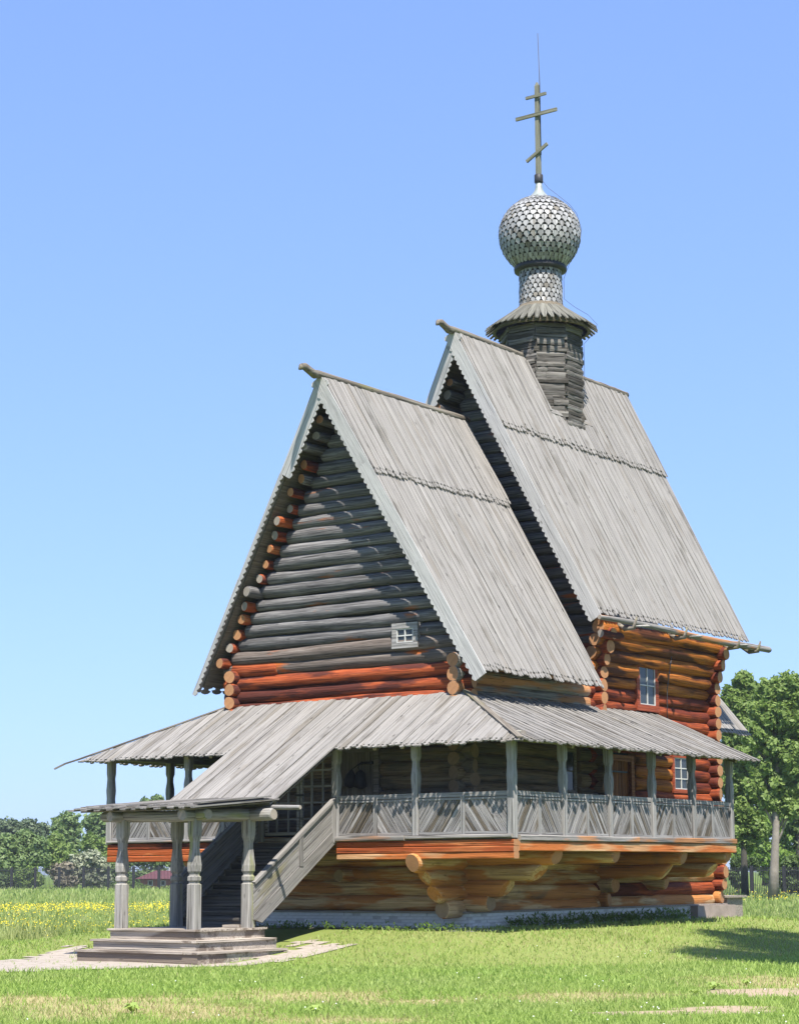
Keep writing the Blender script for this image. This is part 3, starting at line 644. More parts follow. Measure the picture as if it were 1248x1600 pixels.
# skirt roof
skirt = lathe('drum_skirt', [(17.30, 1.50), (17.62, 1.22), (17.95, .86), (18.15, .66), (18.1, .5), (17.3, 1.4)], 40, M_['deck'], church)
NS = 46
for i in range(NS):
    a = 2*math.pi*i/NS; nr = Vector((math.cos(a), math.sin(a), 0)); t = Vector((-math.sin(a), math.cos(a), 0))
    pr_ = [(.66, 18.10), (.9, 17.94), (1.25, 17.69), (1.48, 17.535), (1.71+random.uniform(-.02, .03), 17.36)]; V = []; lf = (.008 if i % 2 else 0)
    for r_, z_ in pr_:
        w = min(2*math.pi*r_/NS*.5*1.08, .088, .088-.04*max(0, r_-1.5)/.21); p = nr*r_; z_ += lf
        V += [(p-t*w)+Vector((0, 0, z_)), (p+t*w)+Vector((0, 0, z_)), (p+t*w)+Vector((0, 0, z_-.035)), (p-t*w)+Vector((0, 0, z_-.035))]
    F = [(q*4+a_, (q+1)*4+a_, (q+1)*4+(a_+1) % 4, q*4+(a_+1) % 4) for q in range(4) for a_ in range(4)]+[(0, 1, 2, 3), (19, 18, 17, 16)]
    M = frame((DX+nr.x*1.1, DY+nr.y*1.1, 17.85), nr*1.0+Vector((0, 0, -.75)), Vector((0, 0, 1))+nr*.3); Mi = M.inverted(); T0 = Matrix.Translation((DX, DY, 0))
    obj('skirt_board', [tuple(Mi @ T0 @ v) for v in V], F, M_['skirt'], skirt, M)
# shingles: stepped "ploughshare" plates on a surface of revolution
def shingles(parent, prof, rows, n, name, hgt, maxn=300):
    """prof: list of (z, r) from bottom up; rows counted by arc length"""
    zs = [p[0] for p in prof]; rs = [p[1] for p in prof]; s = [0]
    for i in range(1, len(prof)): s.append(s[-1]+math.hypot(zs[i]-zs[i-1], rs[i]-rs[i-1]))
    def ev(q): q = max(0, min(s[-1]-1e-6, q)); return np.interp(q, s, zs), np.interp(q, s, rs)
    items = []
    for k in range(rows):
        q = s[-1]*(k+.9)/rows
        z1, r1 = ev(q-s[-1]/rows*hgt*.5); zt, rt = ev(q); zb, rb = ev(q-s[-1]/rows*hgt)
        d = Vector((rt-rb, 0, zt-zb)).normalized()
        for i in range(n):
            a = 2*math.pi*(i+(.5 if k % 2 else 0))/n; nr = Vector((math.cos(a), math.sin(a), 0)); t = Vector((-math.sin(a), math.cos(a), 0))
            up = (nr*d.x+Vector((0, 0, d.z))).normalized(); out = t.cross(up); out = out if out.dot(nr) > 0 else -out
            if abs(out.dot(nr)) < 1e-3: out = Vector((0, 0, 1))
            c = Vector((DX, DY, 0))+nr*rb+Vector((0, 0, zb))
            w = 2*math.pi*max(r1, .12)/n*.90; H = s[-1]/rows*hgt*1.02
            items.append((c, up, out, t, w, H))
    items.sort(key=lambda it: -(it[2].dot((CAM-it[0]).normalized())))
    rest = MB()
    for j, (c, up, out, t, w, H) in enumerate(items):
        h = w/2; th = .018
        P = [(0, -h*.30), (0, h*.30), (H*.20, h*.30), (H*.20, h*.62), (H*.42, h*.62), (H*.42, h), (H, h*.92), (H, -h*.92), (H*.42, -h), (H*.42, -h*.62), (H*.20, -h*.62), (H*.20, -h*.30)]
        M = frame(c+out*(.050+random.uniform(-.006, .008)), up-out*(.13+random.uniform(-.04, .05))+t*random.uniform(-.05, .05), out)
        V = [(x, y, th/2) for x, y in P]+[(x, y, -th/2) for x, y in P]; nn_ = len(P)
        F = [tuple(range(nn_)), tuple(reversed(range(nn_, 2*nn_)))]+[(i, nn_+i, nn_+(i+1) % nn_, (i+1) % nn_) for i in range(nn_)]
        if j < maxn: obj(name, V, F, M_['shingle'], parent, M)
        else: rest.add([M @ Vector(v) for v in V], F)
    if rest.V: tag(rest.build('shingle_rest', [M_['shingle']], parent), kind='stuff')
neckp = [(18.02, .66), (18.5, .63), (19.3, .63)]
neck = lathe('neck', neckp, 24, M_['dark'], church); shingles(neck, [(18.0, .63), (18.4, .61), (19.28, .61)], 9, 25, 'neck_shingle', 1.12)
lathe('neck_collar', [(19.22, .62), (19.24, .80), (19.34, .815), (19.42, .76), (19.46, .6)], 32, M_['iron'], church)
domep = [(19.40, .70), (19.60, .90), (19.85, 1.08), (20.15, 1.195), (20.42, 1.225), (20.72, 1.19), (21.0, 1.07), (21.25, .87), (21.43, .63), (21.54, .46)]
dome = lathe('dome', [(z, r-.03) for z, r in domep], 36, M_['dark'], church); shingles(dome, domep, 16, 35, 'dome_shingle', 1.12)
lathe('dome_cap', [(21.48, .49), (21.56, .42), (21.66, .29), (21.76, .20), (21.86, .135), (21.95, .11), (22.10, .10)], 20, M_['metal'], church)
lathe('cross_collar', [(22.10, .12), (22.12, .135), (22.36, .135), (22.38, .1)], 10, M_['iron'], church)
TL = Matrix.Translation((DX, DY, 22.3)) @ Matrix.Rotation(R(-90), 4, 'Y')
m = MB(); m.add([(0,-.075,-.055),(0,.075,-.055),(0,.075,.055),(0,-.075,.055),(2.98,-.065,-.05),(2.98,.065,-.05),(2.98,.065,.05),(2.98,-.065,.05),(3.10,-.02,-.02),(3.10,.02,-.02),(3.10,.02,.02),(3.10,-.02,.02)],
    [(3,2,1,0),(0,1,5,4),(1,2,6,5),(2,3,7,6),(3,0,4,7),(4,5,9,8),(5,6,10,9),(6,7,11,10),(7,4,8,11),(8,9,10,11)])
cm = frame((DX, DY, 22.3), (0, 0, 1), (0, -1, 0)); cross = obj('cross', m.V, m.F, M_['cross'], church, cm)
for c, hl, ang, hh in (((0, 24.32), .75, 0, .11), ((0, 24.93), .37, 0, .09), ((0, 23.07), .44, 29, .10)):
    t = Vector((math.cos(R(ang)), 0, math.sin(R(ang)))); p0 = Vector((DX, DY-.075, c[1]))-t*hl; b = MB(); b.box((0, -hh/2, -.03), (2*hl, hh/2, .03))
    obj('crossbar', b.V, b.F, M_['cross'], cross, frame(p0, t, (0, -1, 0)))
m = MB(); m.tube([(.09, DY+.02, 23.0), (.10, DY, 25.3), (.06, DY, 27.02)], [.014, .014, .010], 6); m.build('lightning_rod', [M_['wire']], church)
m = MB(); pts = [(.10, DY, 22.2), (.30, DY+.05, 21.90), (.60, DY+.15, 21.62), (.92, DY+.28, 21.30), (1.10, DY+.4, 21.0), (1.20, DY+.5, 20.5), (1.1, DY+.5, 20.0), (.80, DY+.4, 19.45), (.62, DY+.35, 19.0), (.62, DY+.35, 18.35), (.9, DY+.5, 18.08), (1.25, DY+.7, 17.82), (1.5, DY+.8, 17.5), (1.38, DY+.75, 17.2), (1.12, DY+.62, 16.9), (1.12, DY+.62, 15.2)]
m.tube(pts, [.007]*len(pts), 5, sm=False); m.build('lightning_wire', [M_['wire']], church)
m = MB(); m.tube([(XW+.25, 12.0, 5.0), (XW+.28, 12.0, 6.2), (XW+.5, 12.0, 7.4)], [.012]*3, 5); m.build('lightning_wire', [M_['wire']], church)
# ------------------------------------------------------------------ gallery
EX, EY = G+OV, -OV                       # eave line
TX, TY = XW+.16, YW-.16                  # top line at the wall
SLF = (TOPZ-EAVE)/(TY-EY); SLR = (TOPZ-EAVE)/(EX-TX)
lenF = math.hypot(TY-EY, TOPZ-EAVE); lenR = math.hypot(EX-TX, TOPZ-EAVE)
YEND = 11.55
VF = Vector((0, EY-TY, EAVE-TOPZ)).normalized(); UF = Vector((1, 0, 0)); OF = Vector((0, TY, TOPZ))
VR = Vector((EX-TX, 0, EAVE-TOPZ)).normalized(); UR = Vector((0, 1, 0)); OR_ = Vector((TX, 0, TOPZ))
SRX0, SRX1, LS = -1.78, 1.62, lenF+2.72     # the long run over the stairs
nF = Vector((0, -SLF, 1)).normalized(); nR = Vector((SLR, 0, 1)).normalized(); nL = Vector((-SLR, 0, 1)).normalized()
nF = Vector((0, -(TOPZ-EAVE), TY-EY)).normalized()
def pF(u, v): return OF+UF*u+VF*v-nF*.035
gr = slab('gallery_roof', [pF(-TX, 0), pF(TX, 0), pF(EX-.2, lenF-.2), pF(-EX+.2, lenF-.2)], .03, M_['deck'], church, nF)
roof_boards(gr, OF, UF, VF, [(SRX1, 0), (TX, 0), (EX, lenF), (SRX1, lenF)], .172, 'roofw', name='gallery_roof_board', lift=0, td=.13, jit=.09)
roof_boards(gr, OF, UF, VF, [(-TX, 0), (SRX0, 0), (SRX0, lenF), (-EX, lenF)], .172, 'roofw', name='gallery_roof_board', lift=0, td=.13, jit=.09)
st_ = slab('stair_roof', [pF(SRX0+.1, lenF-.3)-nF*.035, pF(SRX1-.1, lenF-.3)-nF*.035, pF(SRX1-.1, LS-.1)-nF*.035, pF(SRX0+.1, LS-.1)-nF*.035], .03, M_['deck'], church, nF)
roof_boards(st_, OF, UF, VF, [(SRX0+.01, 0), (SRX1-.01, 0), (SRX1-.01, LS), (SRX0+.01, LS)], .165, 'roofw', name='stair_roof_board', lift=.012, td=.12, teeth=False)
nR = Vector((TOPZ-EAVE, 0, EX-TX)).normalized()
def pR(u, v): return OR_+UR*u+VR*v-nR*.035
gs = slab('gallery_roof', [pR(TY, 0), pR(YEND, 0), pR(YEND, lenR-.2), pR(EY+.2, lenR-.2)], .03, M_['deck'], church, nR)
roof_boards(gs, OR_, UR, VR, [(TY, 0), (YEND+.1, 0), (YEND-.1, lenR), (EY, lenR)], .158, 'roofw', name='gallery_roof_board', lift=0, td=.13, skew=.07, jit=.09, alt=.03)
# far (north) slope, seen only from beneath and along its edge
VL = Vector((-(EX-TX), 0, EAVE-TOPZ)).normalized(); OL = Vector((-TX, 0, TOPZ)); nL = Vector((-(TOPZ-EAVE), 0, EX-TX)).normalized()
def pL(u, v): return OL+UR*u+VL*v-nL*.035
gl = slab('gallery_roof', [pL(TY, 0), pL(9, 0), pL(9, lenR-.2), pL(EY+.2, lenR-.2)], .03, M_['deck'], church, nL)
roof_boards(gl, OL, UR, VL, [(TY, 0), (9, 0), (9, lenR), (EY, lenR)], .19, 'roofw', name='gallery_roof_board', lift=0, td=.13)
for s in (1, -1):                       # hip caps
    a = Vector((s*(TX-.05), TY+.1, TOPZ+.09)); e = Vector((s*(EX-.05 if s > 0 else EX+.05), EY+.05, EAVE+.07)); d = e-a
    P = [(a.lerp(e, t)) for t in (0, .3, .6, .9, 1)]+([e+d*.08+Vector((0, 0, .01)), e+d*.15+Vector((0, 0, -.03))] if s < 0 else [])
    m = MB(); M = frame(a, d, (0, 0, 1))
    for i in range(len(P)-1): m.beam(P[i], P[i+1], .16 if i < 4 else .12, .035)
    m.build('hip_board', [M_['ridge']], church, M)
# plates under the eaves
def beam(name, a, b_, w, h, mat, parent=None, up=(0, 0, 1), end='endg', chamfer=.02):
    a = Vector(a); b_ = Vector(b_); L = (b_-a).length; M = frame(a, b_-a, up); k = max(2, int(L/.8)); V = []
    for q in range(k+1):
        x = L*q/k; j = random.uniform(-.008, .008); j2 = random.uniform(-.008, .008); c = chamfer
        V += [(x, -w/2+c+j, -h/2), (x, w/2-c+j, -h/2), (x, w/2+j, -h/2+c), (x, w/2+j, h/2-c+j2), (x, w/2-c+j, h/2+j2), (x, -w/2+c+j, h/2+j2), (x, -w/2+j, h/2-c+j2), (x, -w/2+j, -h/2+c)]
    F = [(q*8+i, (q+1)*8+i, (q+1)*8+(i+1) % 8, q*8+(i+1) % 8) for q in range(k) for i in range(8)]; F = [f[::-1] for f in F]
    F += [tuple(range(8)), tuple(reversed(range(k*8, k*8+8)))]
    return obj(name, V, F, [M_[mat], M_[end]], parent or church, M, False, [0]*(len(F)-2)+[1, 1])
zp = EAVE+OV*SLF-.20
beam('eave_plate', (-G-.3, 0, zp), (-1.4, 0, zp), .2, .2, 'post'); beam('eave_plate', (1.35, 0, zp), (G+.3, 0, zp), .2, .2, 'post'); beam('eave_plate', (G, -.25, zp-.02), (G, YEND-.1, zp-.02), .2, .2, 'post'); beam('eave_plate', (-G, -.25, zp-.02), (-G, 9, zp-.02), .2, .2, 'post')
beam('eave_plate', (-1.4, 0, zp+.02), (1.35, 0, zp+.02), .18, .16, 'post')
for yb in (2.2, 4.4, 6.5, 8.6, 10.7): beam('rafter', (XW, yb, TOPZ-.34), (G+.3, yb, zp-.16), .11, .13, 'deck')
for xb in (-3.4, -2.6, 2.6, 3.4): beam('rafter', (xb, YW, TOPZ-.34), (xb, -.3, zp-.16), .11, .13, 'deck')
# floor
m = MB(); m.box((-G+.05, .06, FLOOR-.12), (G-.05, YW-.1, FLOOR-.02)); m.build('gallery_floor', [M_['step']], church)
m = MB(); m.box((XW, YW-.1, FLOOR-.125), (G-.05, L_+.1, FLOOR-.025)); m.build('gallery_floor', [M_['step']], church)
m = MB(); m.box((-G+.05, YW-.1, FLOOR-.13), (-XW, 9, FLOOR-.03)); m.build('gallery_floor', [M_['step']], church)
# hewn edge beams: front right, front left, south side
def hewn(a, b_, z0, z1, out, mats, nrm):
    n = len(mats); h = (z1-z0)/n
    for i, mt in enumerate(mats):
        o = Vector(nrm)*(out+random.uniform(-.015, .015)); za = z0+h*(i+.5)
        beam('edge_beam', Vector((*a, za))+o, Vector((*b_, za))+o, .22, h-.006, mt, chamfer=.02, end='endo')
hewn((1.30, 0), (G+.05, 0), 1.36, 1.80, -.02, ['beamtan', 'beam', 'beam'], (0, -1, 0))
beam('rail_beam', (1.30, -.04, 1.865), (3.35, -.04, 1.86), .24, .115, 'railbeam'); beam('rail_beam', (3.36, -.03, 1.875), (G+.02, -.03, 1.88), .22, .09, 'railbeam')
hewn((-G-.02, 0), (-1.30, 0), 1.36, 1.84, -.02, ['beam', 'beam', 'orange'], (0, -1, 0))
beam('rail_beam', (-G-.02, -.03, 1.885), (-1.30, -.03, 1.885), .22, .07, 'railbeam')
hewn((G-.02, .12), (G-.02, L_+.12), 1.53, 1.76, -.02, ['beamtan'], (1, 0, 0))
beam('rail_beam', (G+.01, .12, 1.83), (G+.01, 5.6, 1.835), .22, .13, 'railbeam'); beam('rail_beam', (G+.01, 5.61, 1.84), (G+.01, L_+.12, 1.84), .21, .14, 'railbeam')
# posts
def carved(name, x, y, z0, prof, mat, parent=None, ch=.2, rot=0.):
    """square carved post; prof = (height, half width)"""
    V = []; 
    for h, w in prof:
        c = w*ch
        V += [(h, -w+c, -w), (h, w-c, -w), (h, w, -w+c), (h, w, w-c), (h, w-c, w), (h, -w+c, w), (h, -w, w-c), (h, -w, -w+c)]
    k = len(prof)-1; F = [(q*8+i, q*8+(i+1) % 8, (q+1)*8+(i+1) % 8, (q+1)*8+i) for q in range(k) for i in range(8)]
    F += [tuple(reversed(range(8))), tuple(range(k*8, k*8+8))]
    M = Matrix.Translation((x, y, z0)) @ Matrix.Rotation(rot, 4, 'Z') @ frame((0, 0, 0), (0, 0, 1), (0, -1, 0))
    return obj(name, V, F, M_[mat], parent or church, M)
HT = zp-.1-FLOOR+.02
gprof = [(-.1, .095), (1.02, .095), (1.10, .10), (1.30, .115), (1.42, .112), (1.60, .085), (1.72, .085), (1.82, .115), (HT, .118)]
cprof = [(-.1, .105), (1.0, .105), (1.1, .10), (1.3, .115), (1.45, .105), (1.62, .095), (1.75, .11), (HT, .115)]
gprof = [(h_, w_*.84) for h_, w_ in gprof]; cprof = [(h_, w_*.88) for h_, w_ in cprof]
fx = [G, 3.603, 1.23, -1.18, -3.594, -G]
for i, x in enumerate(fx): carved('gallery_post', x-(.03 if x == G else 0), 0, FLOOR, cprof if i in (0, 5) else gprof, 'gpost')
sy = [L_*k/5 for k in range(1, 6)]
for y in sy: carved('gallery_post', G, y, FLOOR-.04, gprof, 'gpost')
for y in (2.3, 4.6, 6.9): carved('gallery_post', -G, y, FLOOR, gprof, 'gpost')
# railing: two panels of slanting boards in each bay
def railing(a, b_, z0, z1, nrm, first):
    a = Vector((*a, 0)); b_ = Vector((*b_, 0)); L = (b_-a).length; U = (b_-a)/L; Nn = Vector(nrm); f = MB()
    up = Vector((0, 0, 1))
    f.beam(a+up*(z1-.03), b_+up*(z1-.03), .11, .065, Nn); f.beam(a+up*(z1-.125)-Nn*.01, b_+up*(z1-.125)-Nn*.01, .05, .06, Nn)
    f.beam(a+up*(z0+.03), b_+up*(z0+.03), .06, .06, Nn)
    rl = f.build('railing', [M_['gpost']], church, frame(a+up*z1, U, up))
    hw = .06
    md = MB(); md.box((z0, -hw, -.05), (z1-.06, hw, .035)); obj('mid_post', md.V, md.F, M_['gpost'], rl, frame(a+U*(L/2), up, Nn))
    bwid = .088
    for hpan in range(2):
        u0, u1 = (.0, L/2-hw) if hpan == 0 else (L/2+hw, L); sg = 1 if (hpan+first) % 2 == 0 else -1
        rect = ccw([(u0, z0+.05), (u1, z0+.05), (u1, z1-.12), (u0, z1-.12)]); dirv = Vector((sg*.72, 1)).normalized(); per = Vector((dirv.y, -dirv.x))
        lo = min(Vector(c).dot(per) for c in rect); hi = max(Vector(c).dot(per) for c in rect); nb = int(round((hi-lo)/bwid)); w = (hi-lo)/nb
        for i in range(nb):
            c0 = lo+i*w+.005; c1 = lo+(i+1)*w-.005
            P = clip(clip(rect, per.x, per.y, c1), -per.x, -per.y, -c0)
            if len(P) < 3: continue
            area = abs(sum(P[q][0]*P[(q+1) % len(P)][1]-P[(q+1) % len(P)][0]*P[q][1] for q in range(len(P))))/2
            if area < .002: continue
            Ud = U*per.x+up*per.y; Vd = U*dirv.x+up*dirv.y
            P2 = [(p[0]*per.x+p[1]*per.y, p[0]*dirv.x+p[1]*dirv.y) for p in P]
            board2d('railing_board', P2, .022, M_['rail'], rl, a, Ud, Vd, Nn, -.01+random.uniform(0, .012))
ZR0, ZR1 = 1.93, RAIL
for i, (x0, x1) in enumerate(((1.32, 3.51), (3.70, G-.13))): railing((x0, 0), (x1, 0), ZR0, ZR1, (0, -1, 0), 0)
for i, (x0, x1) in enumerate(((-G+.11, -3.69), (-3.50, -1.27))): railing((x0, 0), (x1, 0), ZR0, ZR1, (0, -1, 0), 0)
ys = [0]+sy
for i in range(5): railing((G, ys[i]+.1), (G, ys[i+1]-.1), ZR0-.03, ZR1, (1, 0, 0), 0)
# lattice gates at the head of the stairs
for x0, x1, yy in ((-1.08, .0, .10), (.03, 1.08, .10)):
    f = MB(); z0, z1 = 1.98, 3.95; w = .075
    for a, b_ in (((x0, yy-.03, z0), (x0+w, yy+.03, z1)), ((x1-w, yy-.03, z0), (x1, yy+.03, z1)), ((x0+w, yy-.028, z0), (x1-w, yy+.028, z0+w)), ((x0+w, yy-.028, z1-w), (x1-w, yy+.028, z1))): f.box(a, b_)
    gt = f.build('lattice_gate', [M_['gpost']], church)
    for k in (1, 2): b = MB(); xx = x0+(x1-x0)*k/3; b.box((-.0, -.022, -.02), (z1-z0-2*w, .022, .02)); obj('lattice_bar', b.V, b.F, M_['gpost'], gt, frame((xx, yy, z0+w), (0, 0, 1), (0, -1, 0)))
    for k in range(1, 5): b = MB(); zz = z0+(z1-z0)*k/5; b.box((0, -.022, -.016), (x1-x0-2*w, .022, .016)); obj('lattice_bar', b.V, b.F, M_['gpost'], gt, frame((x0+w, yy-.005, zz), (1, 0, 0), (0, -1, 0)))
m = MB(); m.beam((-.12, .05, 2.95), (.14, .05, 2.95), .03, .05); m.build('gate_latch', [M_['iron']], church)
# ------------------------------------------------------------------ staircase
YS0, ZS0, YS1, ZS1 = -.10, FLOOR, -3.05, -.14
NSTEP = 12
for i in range(NSTEP):
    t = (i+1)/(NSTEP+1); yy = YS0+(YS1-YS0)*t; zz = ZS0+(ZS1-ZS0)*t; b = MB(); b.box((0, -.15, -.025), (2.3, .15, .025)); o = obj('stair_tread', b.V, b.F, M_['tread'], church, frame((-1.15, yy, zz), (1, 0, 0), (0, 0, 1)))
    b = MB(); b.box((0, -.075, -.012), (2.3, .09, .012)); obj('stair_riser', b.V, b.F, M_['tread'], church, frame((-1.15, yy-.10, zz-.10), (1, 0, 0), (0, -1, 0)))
for sx in (1.22, -1.22):
    top0, top1 = Vector((sx, -.06, 2.86)), Vector((sx, -3.12, .86)); bo0, bo1 = Vector((sx, -.06, 1.80)), Vector((sx, -2.83, -.06))
    d = (top1-top0).normalized(); Nn = Vector((1 if sx > 0 else -1, 0, 0)); perp = Vector((0, d.z, -d.y)); perp = perp if perp.z < 0 else -perp
    f = MB(); f.beam(top0+Vector((0, 0, -.02)), top1+Vector((0, 0, -.02)), .15, .06, -perp)
    sd = f.build('stair_side', [M_['side']], church, frame(top0, d, -perp))
    quad = [(top0-top0).dot(d), 0]
    pl = [((p-top0).dot(perp), (p-top0).dot(d)) for p in (top0, Vector((sx, -3.12, .86)), Vector((sx, -3.12, .02)), bo1, bo0)]
    pl = ccw(pl); wmax = max(p[0] for p in pl); nb = 4
    edges = [.03, .22, .41, .60, wmax]
    for i in range(4):
        P = clip(clip(pl, 1, 0, edges[i+1]-.010), -1, 0, -edges[i]-.008)
        if len(P) > 2: board2d('side_board', P, .045 if i < 3 else .075, M_['side'], sd, top0, perp, d, Nn, 0 if i < 3 else .015)
    b = MB(); b.box((0, -.07, .02), (.72, .07, .065)); obj('side_batten', b.V, b.F, M_['side'], sd, frame(top0+d*1.62+Vector((0, 0, -.76)), (0, 0, 1), Nn))
    b = MB(); b.box((0, -.07, .02), (.98, .07, .065)); obj('side_batten', b.V, b.F, M_['side'], sd, frame(top0+d*.09+Vector((0, 0, -1.03)), (0, 0, 1), Nn))
# ------------------------------------------------------------------ porch
PX, PY0, PY1, PZ = 1.10, -5.0, -3.15, -.16
pprof = [(0, .165), (.98, .165), (1.0, .125), (1.04, .12), (1.07, .155), (1.15, .155), (1.18, .118), (1.22, .118), (1.27, .155), (1.40, .165), (1.62, .135), (1.80, .112), (1.92, .115), (2.05, .155), (2.16, .165), (2.44, .165)]
pprof = [(h_, w_*.74) for h_, w_ in pprof]
for x, y in ((PX, PY0), (-PX, PY0), (PX, PY1), (-PX, PY1)): carved('porch_post', x, y, PZ, pprof, 'post', ch=.16, rot=random.uniform(-.03, .03))
ZB = PZ+2.44
def roundbeam(name, a, b_, r, mat): return log(church, a, b_, r, r, mat, 'endg', name=name)
roundbeam('porch_beam', (-PX-.62, PY0, ZB+.08), (PX+.4, PY0, ZB+.07), .13, 'post'); roundbeam('porch_beam', (-PX-.3, PY1, ZB+.10), (PX+.75, PY1, ZB+.10), .14, 'post')
roundbeam('porch_beam', (PX, PY0-.45, ZB+.07), (PX, PY1+.4, ZB+.12), .135, 'post'); roundbeam('porch_beam', (-PX, PY0-.45, ZB+.07), (-PX, PY1+.4, ZB+.12), .135, 'post')
log(church, (-PX-.2, PY1+.32, ZB+.27), (PX+1.32, PY1+.25, ZB+.27), .06, .05, 'gpost', 'endg', name='porch_pole')
# porch roof, a shallow pent: boards running towards the front
A0, A1 = Vector((0, -2.72, 2.74)), Vector((0, -5.62, 2.50)); vd = (A1-A0).normalized(); lp = (A1-A0).length; npv = Vector((0, vd.z, -vd.y)); npv = npv if npv.z > 0 else -npv
prf = slab('porch_roof', [A0+Vector((-1.75, 0, 0))-npv*.03, A0+Vector((1.6, 0, 0))-npv*.03, A1+Vector((1.55, .15, 0))-npv*.03, A1+Vector((-2.0, .15, 0))-npv*.03], .03, M_['deck'], church, npv)
roof_boards(prf, A0, (1, 0, 0), vd, [(-1.83, 0), (1.66, 0), (1.68, lp), (-2.26, lp)], .19, 'roofw', name='porch_roof_board', lift=0, teeth=False, alt=.035, jit=.1)
roof_boards(prf, A0, (1, 0, 0), vd, [(-1.83, .2), (1.60, .2), (1.60, lp-.25), (-2.1, lp-.25)], .2, 'roofw', name='porch_roof_board', lift=.055, teeth=False, alt=.02)
# platform and steps: boards on risers
def stage(x0, x1, y0, y1, zt, zb, nosing=.04):
    m = MB(); m.box((x0, y0, zb), (x1, y1, zt-.045)); M = Matrix.Translation((x0, y0, zt))
    s = m.build('porch_step', [M_['step']], church, M)
    return s
def planks(par, x0, x1, y0, y1, zt, n, along='x'):
    for i in range(n):
        ya = y0+(y1-y0)*i/n+.006; yb = y0+(y1-y0)*(i+1)/n-.006; b = MB()
        if along == 'x': b.box((0, ya-(ya+yb)/2, -.045), (x1-x0, yb-(ya+yb)/2, 0)); obj('tread_plank', b.V, b.F, M_['step'], par, frame((x0, (ya+yb)/2, zt+random.uniform(-.004, .004)), (1, 0, 0), (0, 0, 1)))
s0 = stage(-1.27, 1.27, -5.17, -2.75, PZ, -.9); planks(s0, -1.33, 1.33, -5.23, -2.72, PZ, 14)
s1 = stage(-1.42, 1.66, -5.56, -2.80, -.385, -.95); planks(s1, -1.47, 1.27, -5.62, -5.17, -.385, 3); b = MB(); b.box((0, -.22, -.045), (2.75, .22, 0)); obj('tread_plank', b.V, b.F, M_['step'], s1, frame((1.49, -5.60, -.385), (0, 1, 0), (0, 0, 1)))
s2 = stage(-1.53, 2.05, -5.95, -2.85, -.61, -1.0); planks(s2, -1.58, 1.66, -6.01, -5.56, -.61, 3); b = MB(); b.box((0, -.22, -.045), (3.05, .22, 0)); obj('tread_plank', b.V, b.F, M_['step'], s2, frame((1.88, -5.98, -.61), (0, 1, 0), (0, 0, 1)))
m = MB(); m.box((.55, -3.4, PZ+.004), (1.0, -3.1, PZ+.06)); m.build('loose_block', [M_['step']], church)
# ------------------------------------------------------------------ apse behind
AH = 2.3
am = MB(); am.box((-AH+.1, YE, -.3), (AH-.1, 16.4, 5.2)); apse = am.build('apse_wall', [M_['dark']], church)
z = .3
while z < 5.2:
    log(apse, (AH, YE, z), (AH, 16.5, z), LR, LR, 'redlog', 'endo'); z += DZ
Oa = Vector((0, 0, 9.2)); va = Vector((3.45, 0, -4.05)).normalized(); la = math.hypot(3.45, 4.05)
na = Vector((4.05, 0, 3.45)).normalized()
ar = slab('apse_roof', [Oa+Vector((0, YE, 0)), Oa+Vector((0, 18.0, 0)), Oa+Vector((0, 18.0, 0))+va*(la-.2), Oa+Vector((0, YE, 0))+va*(la-.2)], .04, M_['deck'], church, na)
roof_boards(ar, Oa, (0, 1, 0), va, [(YE, 0), (18.1, 0), (18.1, la), (YE, la)], .19, 'roof', name='apse_roof_board', lift=.03)
slab('apse_roof', [Oa+Vector((0, YE, 0)), Oa+Vector((0, 18.0, 0)), Oa+Vector((-3.45, 18.0-0, -4.05)), Oa+Vector((-3.45, YE, -4.05))], .06, M_['skirt'], church, Vector((-4.05, 0, 3.45)).normalized())
m = MB(); m.box((XW-.3, YE+.5, -.5), (XW+.25, YE+1.5, .28)); m.box((XW-.35, YE+.42, .28), (XW+.35, YE+1.6, .34)); m.build('apse_plinth', [M_['greydoor']], church)
# black bag hanging in the doorway
m = MB()
m.tube([(.52, YW-.42, 3.62), (.50, YW-.42, 3.50), (.48, YW-.42, 3.36), (.47, YW-.42, 3.22), (.47, YW-.42, 3.16)], [.03, .11, .17, .15, .04], 10, wob=.08)
m.tube([(.80, YW-.42, 3.60), (.80, YW-.42, 3.52), (.79, YW-.42, 3.35), (.80, YW-.42, 3.18), (.80, YW-.42, 3.13)], [.04, .13, .15, .16, .06], 10, wob=.06)
m.tube([(.80, YW-.30, 3.80), (.80, YW-.42, 3.78), (.72, YW-.42, 3.66), (.80, YW-.42, 3.58)], [.012]*4, 5); m.tube([(.80, YW-.42, 3.78), (.52, YW-.42, 3.62)], [.012]*2, 5)
bg_ = m.build('hanging_bag', [M_['iron']]); tag(bg_, 'lumpy black bag hung from a hook by the shaded gallery door', 'bag')
